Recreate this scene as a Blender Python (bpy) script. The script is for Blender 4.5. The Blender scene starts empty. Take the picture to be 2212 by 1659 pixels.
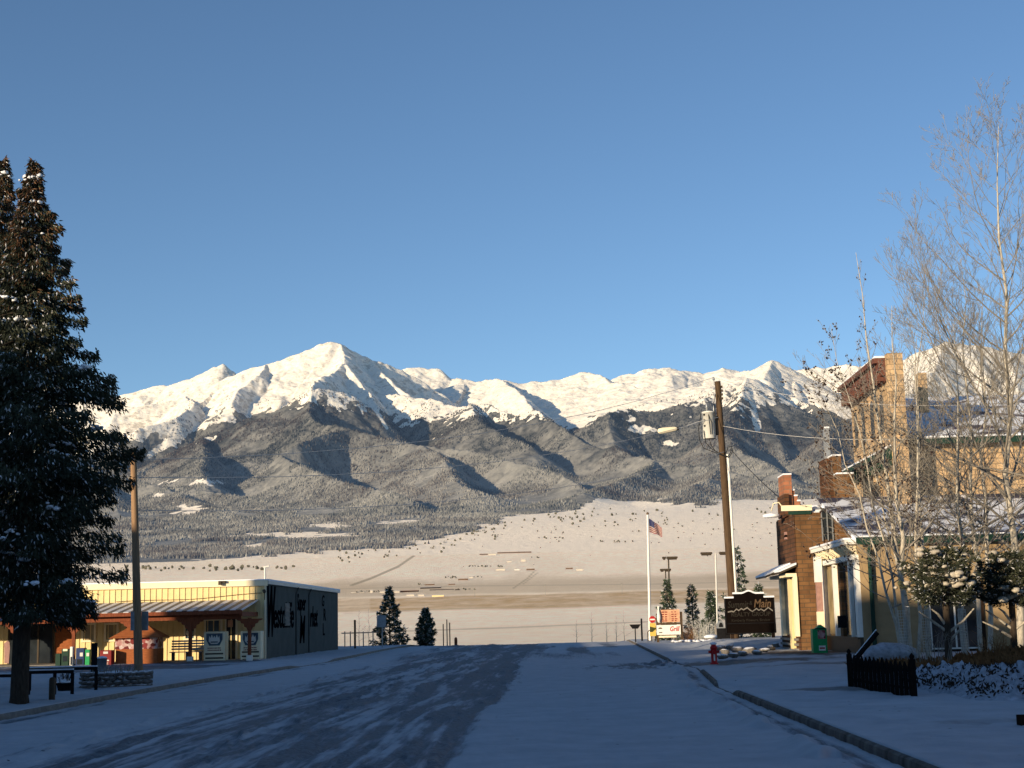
import bpy, bmesh, math, random
import numpy as np
from mathutils import Vector, Matrix, Euler

random.seed(7)
rng = np.random.default_rng(11)
scene = bpy.context.scene
COL = scene.collection
R = math.radians

# ------------------------------------------------------------------ camera
F = 3194.0
def _n(v):
    v = np.array(v, float); return v / np.linalg.norm(v)
Yc = _n((94 / F, -510.5 / F, -1.0))
H2 = _n(((2200 - 1106) / F, -(1316 - 829.5) / F, -1.0))
Zc = _n(np.cross(np.cross(Yc, H2), Yc)); Zc = _n(np.cross(H2 - Yc * np.dot(H2, Yc), Yc))
Xc = np.cross(Yc, Zc)
MC = np.array([Xc, Yc, Zc])
EYE = np.array([0.0, 0.0, 1.7])
def ray(px, py):
    return MC @ np.array([(px - 1106) / F, -(py - 829.5) / F, -1.0])
def at(px, py, Y):
    d = ray(px, py); p = EYE + d * (Y / d[1]); return (float(p[0]), float(p[1]), float(p[2]))
def proj(P):
    c = (P - EYE) @ MC
    return 1106 + F * c[..., 0] / -c[..., 2], 829.5 - F * c[..., 1] / -c[..., 2]
def gx(px, Y, py=1400):
    return at(px, py, Y)[0]
cam_d = bpy.data.cameras.new('camera'); cam = bpy.data.objects.new('camera', cam_d)
COL.objects.link(cam)
m4 = Matrix([[*MC[0], 0], [*MC[1], 0], [*MC[2], 1.7], [0, 0, 0, 1]])
cam.matrix_world = m4
cam_d.sensor_width = 36; cam_d.lens = 36 * F / 2212
cam_d.clip_start = 0.3; cam_d.clip_end = 60000
scene.camera = cam
scene.render.resolution_x = 1024; scene.render.resolution_y = 768
scene.view_settings.view_transform = 'Standard'; scene.view_settings.look = 'None'
scene.view_settings.exposure = 0
scene.render.engine = 'CYCLES'
scene.cycles.max_bounces = 6

# ------------------------------------------------------------------ light
SUN_EL, SUN_AZ = 9.5, 42.0          # azimuth measured from straight behind, towards the left
s = Vector((-math.sin(R(SUN_AZ)) * math.cos(R(SUN_EL)), -math.cos(R(SUN_AZ)) * math.cos(R(SUN_EL)), math.sin(R(SUN_EL))))
sd = bpy.data.lights.new('sun', 'SUN'); so = bpy.data.objects.new('sun', sd); COL.objects.link(so)
so.rotation_mode = 'QUATERNION'; so.rotation_quaternion = s.to_track_quat('Z', 'Y')
so.location = (-40, -60, 60)
sd.energy = 6.7; sd.angle = R(0.5); sd.color = (1.0, 0.80, 0.54)
world = bpy.data.worlds.new('World'); scene.world = world; world.use_nodes = True
wn = world.node_tree.nodes; wl = world.node_tree.links
for n in list(wn): wn.remove(n)
sky = wn.new('ShaderNodeTexSky'); sky.sky_type = 'NISHITA'; sky.sun_disc = False
sky.sun_elevation = R(SUN_EL); sky.sun_rotation = R(180 + SUN_AZ)
sky.altitude = 2400; sky.air_density = 1.0; sky.dust_density = 0.3; sky.ozone_density = 1.6
bg = wn.new('ShaderNodeBackground'); bg.inputs[1].default_value = 0.14
tint = wn.new('ShaderNodeMix'); tint.data_type = 'RGBA'; tint.blend_type = 'MULTIPLY'
tint.inputs[0].default_value = 1.0; tint.inputs[7].default_value = (0.87, 1.0, 1.12, 1)
wo = wn.new('ShaderNodeOutputWorld')
wl.new(sky.outputs[0], tint.inputs[6]); wl.new(tint.outputs[2], bg.inputs[0]); wl.new(bg.outputs[0], wo.inputs[0])

# ------------------------------------------------------------------ numpy noise
_T = rng.random((4, 256, 256)).astype(np.float32)
def vnoise(x, y, k=0):
    x = np.asarray(x, float); y = np.asarray(y, float)
    xi = np.floor(x).astype(int); yi = np.floor(y).astype(int)
    fx = x - xi; fy = y - yi
    fx = fx * fx * fx * (fx * (fx * 6 - 15) + 10); fy = fy * fy * fy * (fy * (fy * 6 - 15) + 10)
    T = _T[k % 4]; x0 = xi & 255; x1 = (xi + 1) & 255; y0 = yi & 255; y1 = (yi + 1) & 255
    a = T[x0, y0]; b = T[x1, y0]; c = T[x0, y1]; d = T[x1, y1]
    return (a + (b - a) * fx + (c - a) * fy + (a - b - c + d) * fx * fy) * 2 - 1
def fbm(x, y, o=4, k=0, g=0.5):
    v = 0; a = 1.0; t = 0
    for i in range(o):
        v = v + a * vnoise(x * 2 ** i + 17.3 * i, y * 2 ** i - 9.1 * i, k + i); t += a; a *= g
    return v / t * 1.4
def sstep(a, b, x):
    t = np.clip((x - a) / (b - a), 0, 1); return t * t * (3 - 2 * t)

# ------------------------------------------------------------------ tagging
def tag(o, label=None, cat=None, group=None, kind=None):
    if label: o['label'] = label
    if cat: o['category'] = cat
    if group: o['group'] = group
    if kind: o['kind'] = kind
    return o
def empty(name, loc=(0, 0, 0), rz=0, label=None, cat=None, group=None):
    o = bpy.data.objects.new(name, None); COL.objects.link(o)
    o.location = loc; o.rotation_euler = (0, 0, rz); o.empty_display_size = 0.2
    return tag(o, label, cat, group)
def link(name, me, mats, parent=None, loc=None):
    o = bpy.data.objects.new(name, me); COL.objects.link(o)
    if mats is not None:
        for m in (mats if isinstance(mats, (list, tuple)) else [mats]): me.materials.append(m)
    if parent: o.parent = parent
    if loc is not None: o.location = loc
    return o
def copy_tree(o, loc=None, rz=None, scale=None, label=None, parent=None):
    c = o.copy(); COL.objects.link(c); c.parent = parent
    if loc is not None: c.location = loc
    if rz is not None: c.rotation_euler = (0, 0, rz)
    if scale is not None: c.scale = scale if isinstance(scale, (tuple, list)) else (scale,) * 3
    if label: c['label'] = label
    for ch in o.children: copy_tree(ch, parent=c)
    return c
def mesh_np(name, V, Fq, smooth=True, colors=None):
    V = np.asarray(V, np.float32); Fq = np.asarray(Fq, np.int32); n = Fq.shape[1]
    me = bpy.data.meshes.new(name)
    me.vertices.add(len(V)); me.vertices.foreach_set('co', V.ravel())
    me.loops.add(Fq.size); me.loops.foreach_set('vertex_index', Fq.ravel())
    me.polygons.add(len(Fq)); me.polygons.foreach_set('loop_start', np.arange(0, Fq.size, n, dtype=np.int32))
    me.polygons.foreach_set('use_smooth', np.full(len(Fq), smooth))
    me.update(calc_edges=True)
    if colors is not None:
        at_ = me.color_attributes.new('tone', 'FLOAT_COLOR', 'POINT')
        c = np.ones((len(V), 4), np.float32); c[:, :colors.shape[1]] = colors
        at_.data.foreach_set('color', c.ravel())
    return me
def grid_faces(nr, nc):
    i = np.arange(nr * nc).reshape(nr, nc)
    return np.stack([i[:-1, :-1], i[:-1, 1:], i[1:, 1:], i[1:, :-1]], -1).reshape(-1, 4)

# ------------------------------------------------------------------ materials
def nodes_of(name):
    m = bpy.data.materials.new(name); m.use_nodes = True
    nt = m.node_tree; b = nt.nodes['Principled BSDF']
    b.inputs['Specular IOR Level'].default_value = 0.15
    return m, nt, nt.nodes, nt.links, b
def N(nt, t, **kw):
    n = nt.nodes.new(t)
    for k, v in kw.items():
        if k.startswith('i'): n.inputs[int(k[1:])].default_value = v
        else: setattr(n, k, v)
    return n
def noise_n(nt, scale, detail=4, rough=0.55, vec=None, dist=0.0):
    n = nt.nodes.new('ShaderNodeTexNoise'); n.inputs['Scale'].default_value = scale
    n.inputs['Detail'].default_value = detail; n.inputs['Roughness'].default_value = rough
    n.inputs['Distortion'].default_value = dist
    if vec is not None: nt.links.new(vec, n.inputs['Vector'])
    return n
def ramp(nt, fac, stops):
    r = nt.nodes.new('ShaderNodeValToRGB'); nt.links.new(fac, r.inputs[0])
    e = r.color_ramp.elements
    while len(e) < len(stops): e.new(0.5)
    for el, (p, c) in zip(e, stops):
        el.position = p; el.color = (*c, 1) if len(c) == 3 else c
    return r
def mixc(nt, fac, a, b, mode='MIX'):
    m = nt.nodes.new('ShaderNodeMix'); m.data_type = 'RGBA'; m.blend_type = mode
    for sock, v in ((0, fac), (6, a), (7, b)):
        if hasattr(v, 'links'): nt.links.new(v, m.inputs[sock])
        elif isinstance(v, (tuple, list)): m.inputs[sock].default_value = (*v[:3], 1)
        else: m.inputs[sock].default_value = v
    return m.outputs[2]
def coords(nt, scale=(1, 1, 1), kind='Object'):
    tc = nt.nodes.new('ShaderNodeTexCoord'); mp = nt.nodes.new('ShaderNodeMapping')
    mp.inputs['Scale'].default_value = scale; nt.links.new(tc.outputs[kind], mp.inputs[0])
    return mp.outputs[0]
def add_bump(nt, b, h, strength=0.4, dist=0.02):
    bp = nt.nodes.new('ShaderNodeBump'); bp.inputs['Strength'].default_value = strength
    bp.inputs['Distance'].default_value = dist; nt.links.new(h, bp.inputs['Height'])
    nt.links.new(bp.outputs[0], b.inputs['Normal']); return bp
def snow_top(nt, col, nsc=6.0, lo=0.55, hi=0.75, cover=0.5):
    """mix snow over col where the surface faces up"""
    g = nt.nodes.new('ShaderNodeNewGeometry'); sx = nt.nodes.new('ShaderNodeSeparateXYZ')
    nt.links.new(g.outputs['Normal'], sx.inputs[0])
    nz = noise_n(nt, nsc, 4, 0.6, coords(nt))
    a = N(nt, 'ShaderNodeMath', operation='MULTIPLY_ADD', i1=0.6, i2=-0.3 + (cover - 0.5)); nt.links.new(nz.outputs[0], a.inputs[0])
    s_ = N(nt, 'ShaderNodeMath', operation='ADD'); nt.links.new(sx.outputs[2], s_.inputs[0]); nt.links.new(a.outputs[0], s_.inputs[1])
    mr = N(nt, 'ShaderNodeMapRange', i1=lo, i2=hi); nt.links.new(s_.outputs[0], mr.inputs[0])
    return mixc(nt, mr.outputs[0], col, (0.82, 0.84, 0.88))
def mat(name, c, rough=0.8, var=0.25, scale=8.0, stretch=(1, 1, 1), bump=0.15, metal=0.0, snow=None, c2=None):
    m, nt, ns, lk, b = nodes_of(name)
    v = coords(nt, stretch); nz = noise_n(nt, scale, 5, 0.6, v)
    a = tuple(max(0, x * (1 - var)) for x in c); d = tuple(min(1, x * (1 + var)) for x in c) if c2 is None else c2
    col = ramp(nt, nz.outputs[0], [(0.3, a), (0.7, d)]).outputs[0]
    if snow is not None: col = snow_top(nt, col, cover=snow)
    lk.new(col, b.inputs['Base Color']); b.inputs['Roughness'].default_value = rough
    b.inputs['Metallic'].default_value = metal
    if bump: add_bump(nt, b, nz.outputs[0], bump, 0.02)
    return m
# ================================================================== TERRAIN
_by = np.array([0, 112, 150, 250, 450, 650, 900, 1200, 1600, 1900, 2300, 3000, 4000, 5000, 6000, 7000, 9000, 13000, 17000], float)
_bz = np.array([0, 0, -0.8, -3.6, -7.0, -7.6, -6.2, -2.4, 8, 20, 42, 85, 165, 268, 390, 515, 800, 1380, 1900], float)
def base(x, y):
    # the plain also tilts a little up towards the right
    b = np.interp(y, _by, _bz)
    return b + np.where(y > 650, (x / np.maximum(y, 1)) * 0, 0)

def RP(pts):      # ridge points: display px, py, distance
    return [at(a, b, c) for a, b, c in pts]
RIDGES = [
 # skyline left: back peak
 (0.55, RP([(-700, 960, 14500), (-300, 920, 14500), (0, 882, 14500), (200, 866, 14500), (245, 855, 14500), (330, 836, 14500), (365, 834, 14500), (400, 821, 14400), (440, 801, 14300), (482, 784, 14200), (495, 795, 14200), (510, 808, 14200), (560, 850, 14200)])),
 # main peak skyline
 (0.62, RP([(-500, 1060, 12200), (0, 1000, 12300), (250, 893, 12600), (400, 850, 12900), (470, 822, 13000), (510, 808, 13000), (545, 790, 13000), (575, 781, 13000), (620, 769, 13000), (655, 754, 13000), (690, 741, 13000), (715, 737, 13000), (735, 740, 13000), (765, 757, 13100), (800, 773, 13200), (870, 800, 13300), (915, 829, 13300), (960, 860, 13300)])),
 # central spur of the peak down to the forest knob
 (0.62, RP([(735, 740, 13000), (743, 758, 12750), (742, 783, 12450), (722, 806, 12100), (690, 828, 11400), (673, 838, 10800)])),
 (0.60, RP([(742, 783, 12450), (770, 815, 12150), (795, 850, 11900), (815, 885, 11500)])),
 (0.62, RP([(575, 781, 13000), (560, 812, 12500), (520, 835, 12200), (500, 868, 11800)])),
 (0.60, RP([(800, 773, 13200), (820, 800, 12900), (850, 832, 12600), (880, 858, 12400)])),
 (0.60, RP([(400, 850, 12900), (420, 880, 12000), (380, 905, 11500), (300, 930, 11200)])),
 # knob: left shoulder and right shoulder
 (0.52, RP([(673, 838, 10800), (640, 850, 10800), (592, 879, 10800), (557, 897, 10800), (522, 912, 10700), (470, 930, 10600), (437, 940, 10500), (395, 962, 10400), (347, 992, 10200), (300, 1020, 9900)])),
 (0.52, RP([(673, 838, 10800), (710, 840, 10900), (757, 851, 11000), (795, 874, 11000), (819, 912, 10900), (847, 940, 10800)])),
 # knob spur, right flank in shade
 (0.74, RP([(673, 838, 10800), (664, 868, 10300), (672, 893, 10000), (700, 916, 9800), (735, 932, 9600), (800, 940, 9500), (908, 955, 9300), (970, 966, 9100), (1007, 974, 9000), (1064, 986, 8800), (1135, 1004, 8500), (1190, 1022, 8200), (1234, 1042, 7900), (1250, 1056, 7700)])),
 (0.70, RP([(757, 934, 9600), (690, 948, 9300), (640, 968, 9000), (607, 984, 8900), (620, 994, 8700), (644, 1005, 8500), (701, 1029, 8200), (748, 1047, 7900), (795, 1061, 7600), (852, 1072, 7300), (890, 1096, 7000)])),
 (0.45, RP([(908, 955, 9300), (960, 990, 8700), (975, 1030, 8100), (1000, 1060, 7700), (1050, 1080, 7300)])),
 (0.45, RP([(437, 940, 10500), (440, 985, 9500), (430, 1020, 8800), (450, 1045, 8300)])),
 # right of the peak: forest ridge with snow above
 (0.62, RP([(805, 853, 12300), (870, 858, 12000), (946, 863, 11800), (1017, 865, 11700), (1064, 878, 11500), (1120, 898, 11300), (1182, 908, 11000), (1229, 942, 10400), (1300, 966, 9900), (1360, 984, 9500), (1415, 998, 9200), (1471, 1008, 9000), (1550, 1015, 8700), (1620, 1040, 8200), (1700, 1062, 7700)])),
 (0.46, RP([(1017, 865, 11700), (1030, 910, 10800), (1080, 940, 10200), (1150, 965, 9700)])),
 (0.46, RP([(1415, 998, 9200), (1380, 1030, 8500), (1330, 1050, 7800), (1260, 1075, 7200)])),
 (0.46, RP([(1550, 1015, 8700), (1530, 1045, 8000), (1480, 1065, 7300)])),
 # middle skyline
 (0.42, RP([(860, 800, 14500), (880, 797, 14500), (905, 797, 14500), (935, 801, 14500), (948, 801, 14500), (972, 818, 14500), (1000, 818, 14300), (1040, 824, 14200), (1085, 822, 14000), (1130, 826, 14000), (1180, 820, 14000), (1225, 811, 14000), (1262, 804, 14000), (1290, 815, 14000), (1310, 824, 14000)])),
 (0.45, RP([(1262, 804, 14000), (1300, 815, 13700), (1320, 829, 13400)])),
 (0.42, RP([(1300, 825, 14300), (1330, 808, 14300), (1380, 798, 14300), (1410, 793, 14300), (1440, 789, 14300), (1462, 792, 14300), (1480, 798, 14300), (1520, 806, 14300), (1560, 795, 14300), (1590, 798, 14300), (1625, 803, 14000), (1650, 786, 13500), (1669, 776, 13300), (1690, 788, 13300), (1717, 801, 13300), (1735, 830, 13000), (1749, 853, 12800), (1790, 900, 12400)])),
 (0.5, RP([(1700, 802, 15000), (1730, 799, 15000), (1790, 791, 15000), (1850, 790, 14800), (1900, 784, 14500), (1960, 769, 14200), (2000, 750, 14000), (2040, 734, 13900), (2080, 737, 13900), (2130, 748, 13900), (2180, 756, 14000), (2212, 768, 14000), (2350, 790, 14000), (2600, 760, 14000), (2900, 800, 14000)])),
 (0.5, RP([(2040, 734, 13900), (2020, 800, 12800), (1960, 860, 11800), (1900, 900, 11000)])),
 (0.5, RP([(2180, 756, 14000), (2200, 850, 12500), (2150, 920, 11300)])),
 # snow ridge left of the cirque
 (0.5, RP([(1085, 822, 14000), (1100, 838, 13200), (1133, 862, 12600), (1161, 892, 12000), (1185, 918, 11600)])),
 # broad snow face above the right forest
 (0.36, RP([(1320, 829, 13400), (1400, 838, 12900), (1480, 836, 12600), (1560, 830, 12200), (1614, 822, 11600)])),
 (0.46, RP([(1614, 821, 11600), (1560, 845, 11300), (1520, 862, 11100), (1479, 876, 11000), (1400, 884, 10900), (1340, 886, 10800), (1310, 895, 10600), (1318, 930, 10300), (1330, 960, 10000)])),
 (0.50, RP([(1614, 821, 11600), (1640, 824, 11600), (1677, 838, 11600), (1693, 846, 11600), (1740, 870, 11400), (1800, 900, 11000)])),
 (0.48, RP([(1614, 821, 11600), (1600, 870, 10800), (1560, 930, 9900), (1600, 975, 9300), (1650, 1000, 8800), (1690, 1030, 8300)])),
 (0.5, RP([(1669, 776, 13300), (1660, 800, 12800), (1650, 815, 12400)])),
 (0.46, RP([(1800, 900, 11000), (1780, 960, 10000), (1800, 1010, 9000), (1850, 1050, 8200)])),
 (0.46, RP([(2100, 900, 11500), (2000, 960, 10000), (2050, 1010, 9000), (2100, 1050, 8000)])),
 (0.46, RP([(2500, 850, 12000), (2400, 940, 10000), (2350, 1030, 8500)])),
 # lower left foothill
 (0.56, RP([(-400, 1030, 9500), (0, 1020, 9000), (200, 1025, 8700), (300, 1039, 8500), (357, 1056, 8300), (428, 1063, 8100), (522, 1084, 7800), (616, 1104, 7500), (710, 1123, 7200), (805, 1132, 7000), (860, 1141, 6800), (918, 1152, 6600)])),
 (0.36, RP([(357, 1056, 8300), (400, 1090, 7600), (470, 1120, 7100), (600, 1145, 6700), (760, 1160, 6400)])),
 (0.36, RP([(200, 1025, 8700), (240, 1090, 7700), (260, 1140, 7000), (330, 1175, 6500)])),
 (0.36, RP([(0, 1020, 9000), (60, 1100, 7800), (100, 1160, 6800)])),
]
def height(x, y, parts=False):
    b = base(x, y)
    shp = x.shape; XA = x.ravel(); YA = y.ravel(); BA = b.ravel(); best = np.full(XA.shape, -1e9)
    for ri, (k, pts) in enumerate(RIDGES):
        P = np.array(pts); acc = 0.0; kf = 1.28
        lo = P.min(0); hi = P.max(0)
        ddx = np.maximum(np.maximum(lo[0] - XA, XA - hi[0]), 0); ddy = np.maximum(np.maximum(lo[1] - YA, YA - hi[1]), 0)
        idx = np.nonzero(hi[2] - 0.62 * k * kf * np.sqrt(ddx * ddx + ddy * ddy) > np.maximum(BA - 60, best))[0]
        if len(idx) == 0: continue
        x = XA[idx]; y = YA[idx]
        rh = np.full(x.shape, -1e9); sel = np.zeros(x.shape)
        for a, c in zip(P[:-1], P[1:]):
            dx, dy = c[0] - a[0], c[1] - a[1]; L2 = dx * dx + dy * dy + 1e-6; L = math.sqrt(L2)
            t = np.clip(((x - a[0]) * dx + (y - a[1]) * dy) / L2, 0, 1)
            ex = x - (a[0] + t * dx); ey = y - (a[1] + t * dy)
            d = np.sqrt(ex * ex + ey * ey)
            sgn = np.where(ex > 0, 1.0, 0.0) * sstep(0, 120, np.abs(ex)) * (0.6 + 0.4 * abs(ex / (d + 1)))
            h = a[2] + t * (c[2] - a[2]) - k * kf * (1 + 0.32 * sgn) * d
            m = h > rh
            sdist = acc + t * L
            sel = np.where(m, sdist, sel); dsel = d if acc == 0 else np.where(m, d, dsel)
            rh = np.where(m, h, rh); acc += L
        side = np.sign(0.1)
        g = vnoise(sel / 330 + ri * 7.7, dsel / 1500 + ri * 3.1, ri) * 0.55 + vnoise(sel / 120 + ri * 5.1, dsel / 600, ri + 1) * 0.22
        rh = rh + k * dsel * g * 0.42 * sstep(0, 350, dsel)
        best[idx] = np.maximum(best[idx], rh)
    x = XA.reshape(shp); y = YA.reshape(shp); best = best.reshape(shp)
    n1 = fbm(x / 420, y / 420, 4, 1)
    best = best + n1 * 28 * sstep(0, 350, best - b)
    rr = 1 - np.abs(fbm(x / 260, y / 260, 4, 2, 0.55)); best = best + (rr - 0.7) * 30 * sstep(40, 600, best - b); r2 = 1 - np.abs(fbm(x / 900 + 5, y / 1500, 3, 0, 0.5)); best = best + (r2 - 0.7) * 110 * sstep(60, 700, best - b) * sstep(13500, 11500, y)
    w = 60.0; dlt = best - b
    hgt = b + np.where(dlt > 4 * w, dlt, w * np.log1p(np.exp(np.clip(dlt / w, -30, 30))) )
    return (hgt, dlt) if parts else hgt

def terrain_tone(x, y, z, dlt, px, py):
    """x: snow 0..1 (1 = open snow), y: frost on the trees, z: warmth"""
    n = fbm(x / 300, y / 300, 5, 3, 0.6); nf = fbm(x / 60, y / 60, 3, 2, 0.6)
    line = 1640 + n * 170 + nf * 130 + 60 * sstep(900, 700, px)
    left = sstep(560, 300, px) * sstep(1030, 960, py)
    line = line - left * 260 - 60
    # chutes
    def chute(pts, wd):
        dd = np.full(x.shape, 1e9)
        for (ax, ay), (bx, by_) in zip(pts[:-1], pts[1:]):
            dx, dy = bx - ax, by_ - ay
            t = np.clip(((px - ax) * dx + (py - ay) * dy) / (dx * dx + dy * dy), 0, 1)
            dd = np.minimum(dd, np.hypot(px - ax - t * dx, py - ay - t * dy))
        return sstep(wd * 1.3, wd * 0.6, dd + n * wd * 0.7)
    s_ = sstep(-20, 30, z - line)
    s_ = np.maximum(s_, chute([(785, 850), (812, 885), (836, 925)], 6))
    s_ = np.maximum(s_, chute([(1622, 858), (1630, 885), (1636, 925)], 6.5))
    s_ = np.maximum(s_, chute([(325, 980), (405, 930), (500, 900)], 10) * 0.9)
    for (cx, cy, rx, ry) in [(1398, 927, 22, 7), (1365, 925, 8, 4), (1445, 958, 18, 5), (440, 1042, 60, 6), (640, 1157, 120, 5), (400, 1098, 22, 9), (545, 1182, 26, 7), (870, 1130, 45, 7), (700, 1135, 50, 5), (340, 1068, 22, 5)]:
        s_ = np.maximum(s_, sstep(1.5, 0.6, np.hypot((px - cx) / rx, (py - cy) / ry) + n * 1.1 + nf * 0.9 + 0.15))
    ey_ = np.interp(px, [-400, 0, 250, 450, 600, 720, 860, 1000, 1100, 1240, 1300, 1400, 1500, 1700, 2300], [1240, 1235, 1225, 1212, 1200, 1192, 1182, 1150, 1120, 1098, 1076, 1080, 1088, 1082, 1060])
    s_ = np.maximum(s_, sstep(-4, 3, py - ey_ + n * 12 + nf * 7))
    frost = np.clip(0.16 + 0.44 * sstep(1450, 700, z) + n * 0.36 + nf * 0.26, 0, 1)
    return s_, frost

U = np.linspace(-0.56, 0.5, 1360)
rows = np.concatenate([np.linspace(4300, 9200, 500), np.linspace(9210, 15600, 520)])
UU, YY = np.meshgrid(U, rows); XX = UU * YY
ZZ, DL = height(XX, YY, True)
P3 = np.stack([XX, YY, ZZ], -1); PXs, PYs = proj(P3)
TS, TF = terrain_tone(XX, YY, ZZ, DL, PXs, PYs)
fine = fbm(XX / 38, YY / 38, 3, 1, 0.7)
ZZ2 = ZZ + fine * np.where(TS < 0.5, 7.0, 4.5) * sstep(-40, 60, DL)
tone = np.stack([TS, TF, np.clip(0.5 + 0.5 * fbm(XX / 900, YY / 900, 3, 0), 0, 1)], -1).reshape(-1, 3)
me = mesh_np('mountains', np.stack([XX, YY, ZZ2], -1).reshape(-1, 3), grid_faces(*XX.shape), True, tone)

m_mt, nt, ns, lk, b = nodes_of('mountain_ground')
attr = N(nt, 'ShaderNodeAttribute', attribute_name='tone'); sp = N(nt, 'ShaderNodeSeparateColor'); lk.new(attr.outputs[0], sp.inputs[0])
v = coords(nt); nA = noise_n(nt, 0.02, 6, 0.7, v); nB = noise_n(nt, 0.004, 5, 0.6, v)
snowc = ramp(nt, nA.outputs[0], [(0.3, (0.64, 0.58, 0.48)), (0.5, (0.84, 0.79, 0.69))]).outputs[0]
forc = ramp(nt, nA.outputs[0], [(0.38, (0.030, 0.033, 0.032)), (0.62, (0.10, 0.10, 0.095))]).outputs[0]
frc = mixc(nt, sp.outputs[1], forc, (0.31, 0.30, 0.27))
am = N(nt, 'ShaderNodeMath', operation='MULTIPLY_ADD', i1=0.5, i2=-0.25); lk.new(nA.outputs[0], am.inputs[0])
ad = N(nt, 'ShaderNodeMath', operation='ADD'); lk.new(am.outputs[0], ad.inputs[0]); lk.new(sp.outputs[0], ad.inputs[1])
mr = N(nt, 'ShaderNodeMapRange', i1=0.38, i2=0.62); lk.new(ad.outputs[0], mr.inputs[0])
vr = coords(nt, (1, 1, 2.2)); nR = noise_n(nt, 0.011, 8, 0.75, vr); gN = nt.nodes.new('ShaderNodeNewGeometry'); sN = nt.nodes.new('ShaderNodeSeparateXYZ'); lk.new(gN.outputs['Normal'], sN.inputs[0])
rk = N(nt, 'ShaderNodeMath', operation='MULTIPLY_ADD', i1=-0.55, i2=0.0); lk.new(sN.outputs[2], rk.inputs[0]); rk2 = N(nt, 'ShaderNodeMath', operation='ADD'); lk.new(rk.outputs[0], rk2.inputs[0]); lk.new(nR.outputs[0], rk2.inputs[1])
rk3 = N(nt, 'ShaderNodeMapRange', i1=0.15, i2=0.22, i3=0.0, i4=0.5); lk.new(rk2.outputs[0], rk3.inputs[0]); snowc = mixc(nt, rk3.outputs[0], snowc, (0.20, 0.16, 0.12))
colr = mixc(nt, mr.outputs[0], frc, snowc)
lk.new(colr, b.inputs['Base Color']); b.inputs['Roughness'].default_value = 0.9; b.inputs['Specular IOR Level'].default_value = 0.0
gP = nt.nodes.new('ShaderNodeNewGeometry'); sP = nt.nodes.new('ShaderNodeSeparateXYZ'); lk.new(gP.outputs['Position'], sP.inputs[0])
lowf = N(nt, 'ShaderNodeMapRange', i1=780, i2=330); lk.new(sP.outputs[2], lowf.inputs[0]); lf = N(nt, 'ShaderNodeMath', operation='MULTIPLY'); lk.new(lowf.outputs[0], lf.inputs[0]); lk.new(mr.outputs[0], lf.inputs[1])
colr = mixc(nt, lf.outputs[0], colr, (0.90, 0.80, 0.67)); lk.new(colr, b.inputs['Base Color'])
lk.new(mixc(nt, lf.outputs[0], (0.030, 0.042, 0.060), (0.19, 0.150, 0.100)), b.inputs['Emission Color']); b.inputs['Emission Strength'].default_value = 1.0  # steady glow painted in for haze, warmer low down as valley sunlight
add_bump(nt, b, nA.outputs[0], 0.5, 18)
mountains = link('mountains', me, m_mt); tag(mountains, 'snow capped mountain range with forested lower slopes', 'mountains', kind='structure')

# forest standing on the slopes, one mass
def make_forest():
    n = 420000
    u = rng.uniform(-0.42, 0.38, n); w = rng.random(n)
    y = 4350 + 7900 * w ** 1.12
    x = u * y
    z, dl = height(x, y, True); px, py = proj(np.stack([x, y, z], -1))
    s_, fr = terrain_tone(x, y, z, dl, px, py)
    clump = fbm(x / 90, y / 90, 2, 0)
    glade = fbm(x / 230, y / 230, 3, 2)
    keep = (s_ + clump * 0.35 < 0.5 + 0.1 * rng.random(n)) & (rng.random(n) < 1.05 - 1.5 * sstep(0.12, 0.6, glade)) & (py < 1300)
    keep |= (s_ >= 0.5) & (z < 1980) & (dl > 120) & (y < 12600) & (fbm(x / 130, y / 130, 3, 3, 0.7) > 0.12) & (rng.random(n) < 0.55 * sstep(1980, 1560, z))
    x, y, z, fr = x[keep], y[keep], z[keep], fr[keep]; n = len(x)
    h = rng.uniform(7, 16, n) * (0.8 + 0.2 * rng.random(n)); r = h * rng.uniform(0.26, 0.42, n)
    ang = rng.uniform(0, 2 * math.pi, n)
    V = np.zeros((n, 5, 3)); V[:, 0] = np.stack([x, y, z + h], -1)
    for i in range(4):
        a = ang + i * math.pi / 2
        V[:, 1 + i] = np.stack([x + r * np.cos(a), y + r * np.sin(a), z - 3 + rng.uniform(-1, 2, n)], -1)
    bi = (np.arange(n) * 5)[:, None]
    T = np.concatenate([bi + np.array([[0, 1 + i, 1 + (i + 1) % 4]]) for i in range(4)], 0)
    f = np.clip(fr - 0.12 + rng.normal(0, 0.18, n), 0, 1); wm = fbm(x / 700, y / 700, 3, 2)
    c = np.repeat(np.stack([f, np.clip(rng.random(n) * 0.8 + wm * 0.5, 0, 1), np.clip(0.4 + wm, 0, 1)], -1)[:, None], 5, 1)
    return mesh_np('forest', V.reshape(-1, 3), T, False, c.reshape(-1, 3)), n
fme, fn = make_forest(); print('forest trees', fn)
m_fo, nt, ns, lk, b = nodes_of('far_conifers')
attr = N(nt, 'ShaderNodeAttribute', attribute_name='tone'); sp = N(nt, 'ShaderNodeSeparateColor'); lk.new(attr.outputs[0], sp.inputs[0])
dk = ramp(nt, sp.outputs[1], [(0.0, (0.022, 0.027, 0.026)), (1.0, (0.06, 0.062, 0.056))]).outputs[0]
dk = mixc(nt, sp.outputs[2], dk, (0.055, 0.042, 0.034)); lk.new(mixc(nt, sp.outputs[0], dk, (0.31, 0.30, 0.265)), b.inputs['Base Color']); b.inputs['Roughness'].default_value = 1
b.inputs['Specular IOR Level'].default_value = 0.0
b.inputs['Emission Color'].default_value = (0.30, 0.50, 0.85, 1); b.inputs['Emission Strength'].default_value = 0.065  # blue glow on the trees stands in for distance haze
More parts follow.
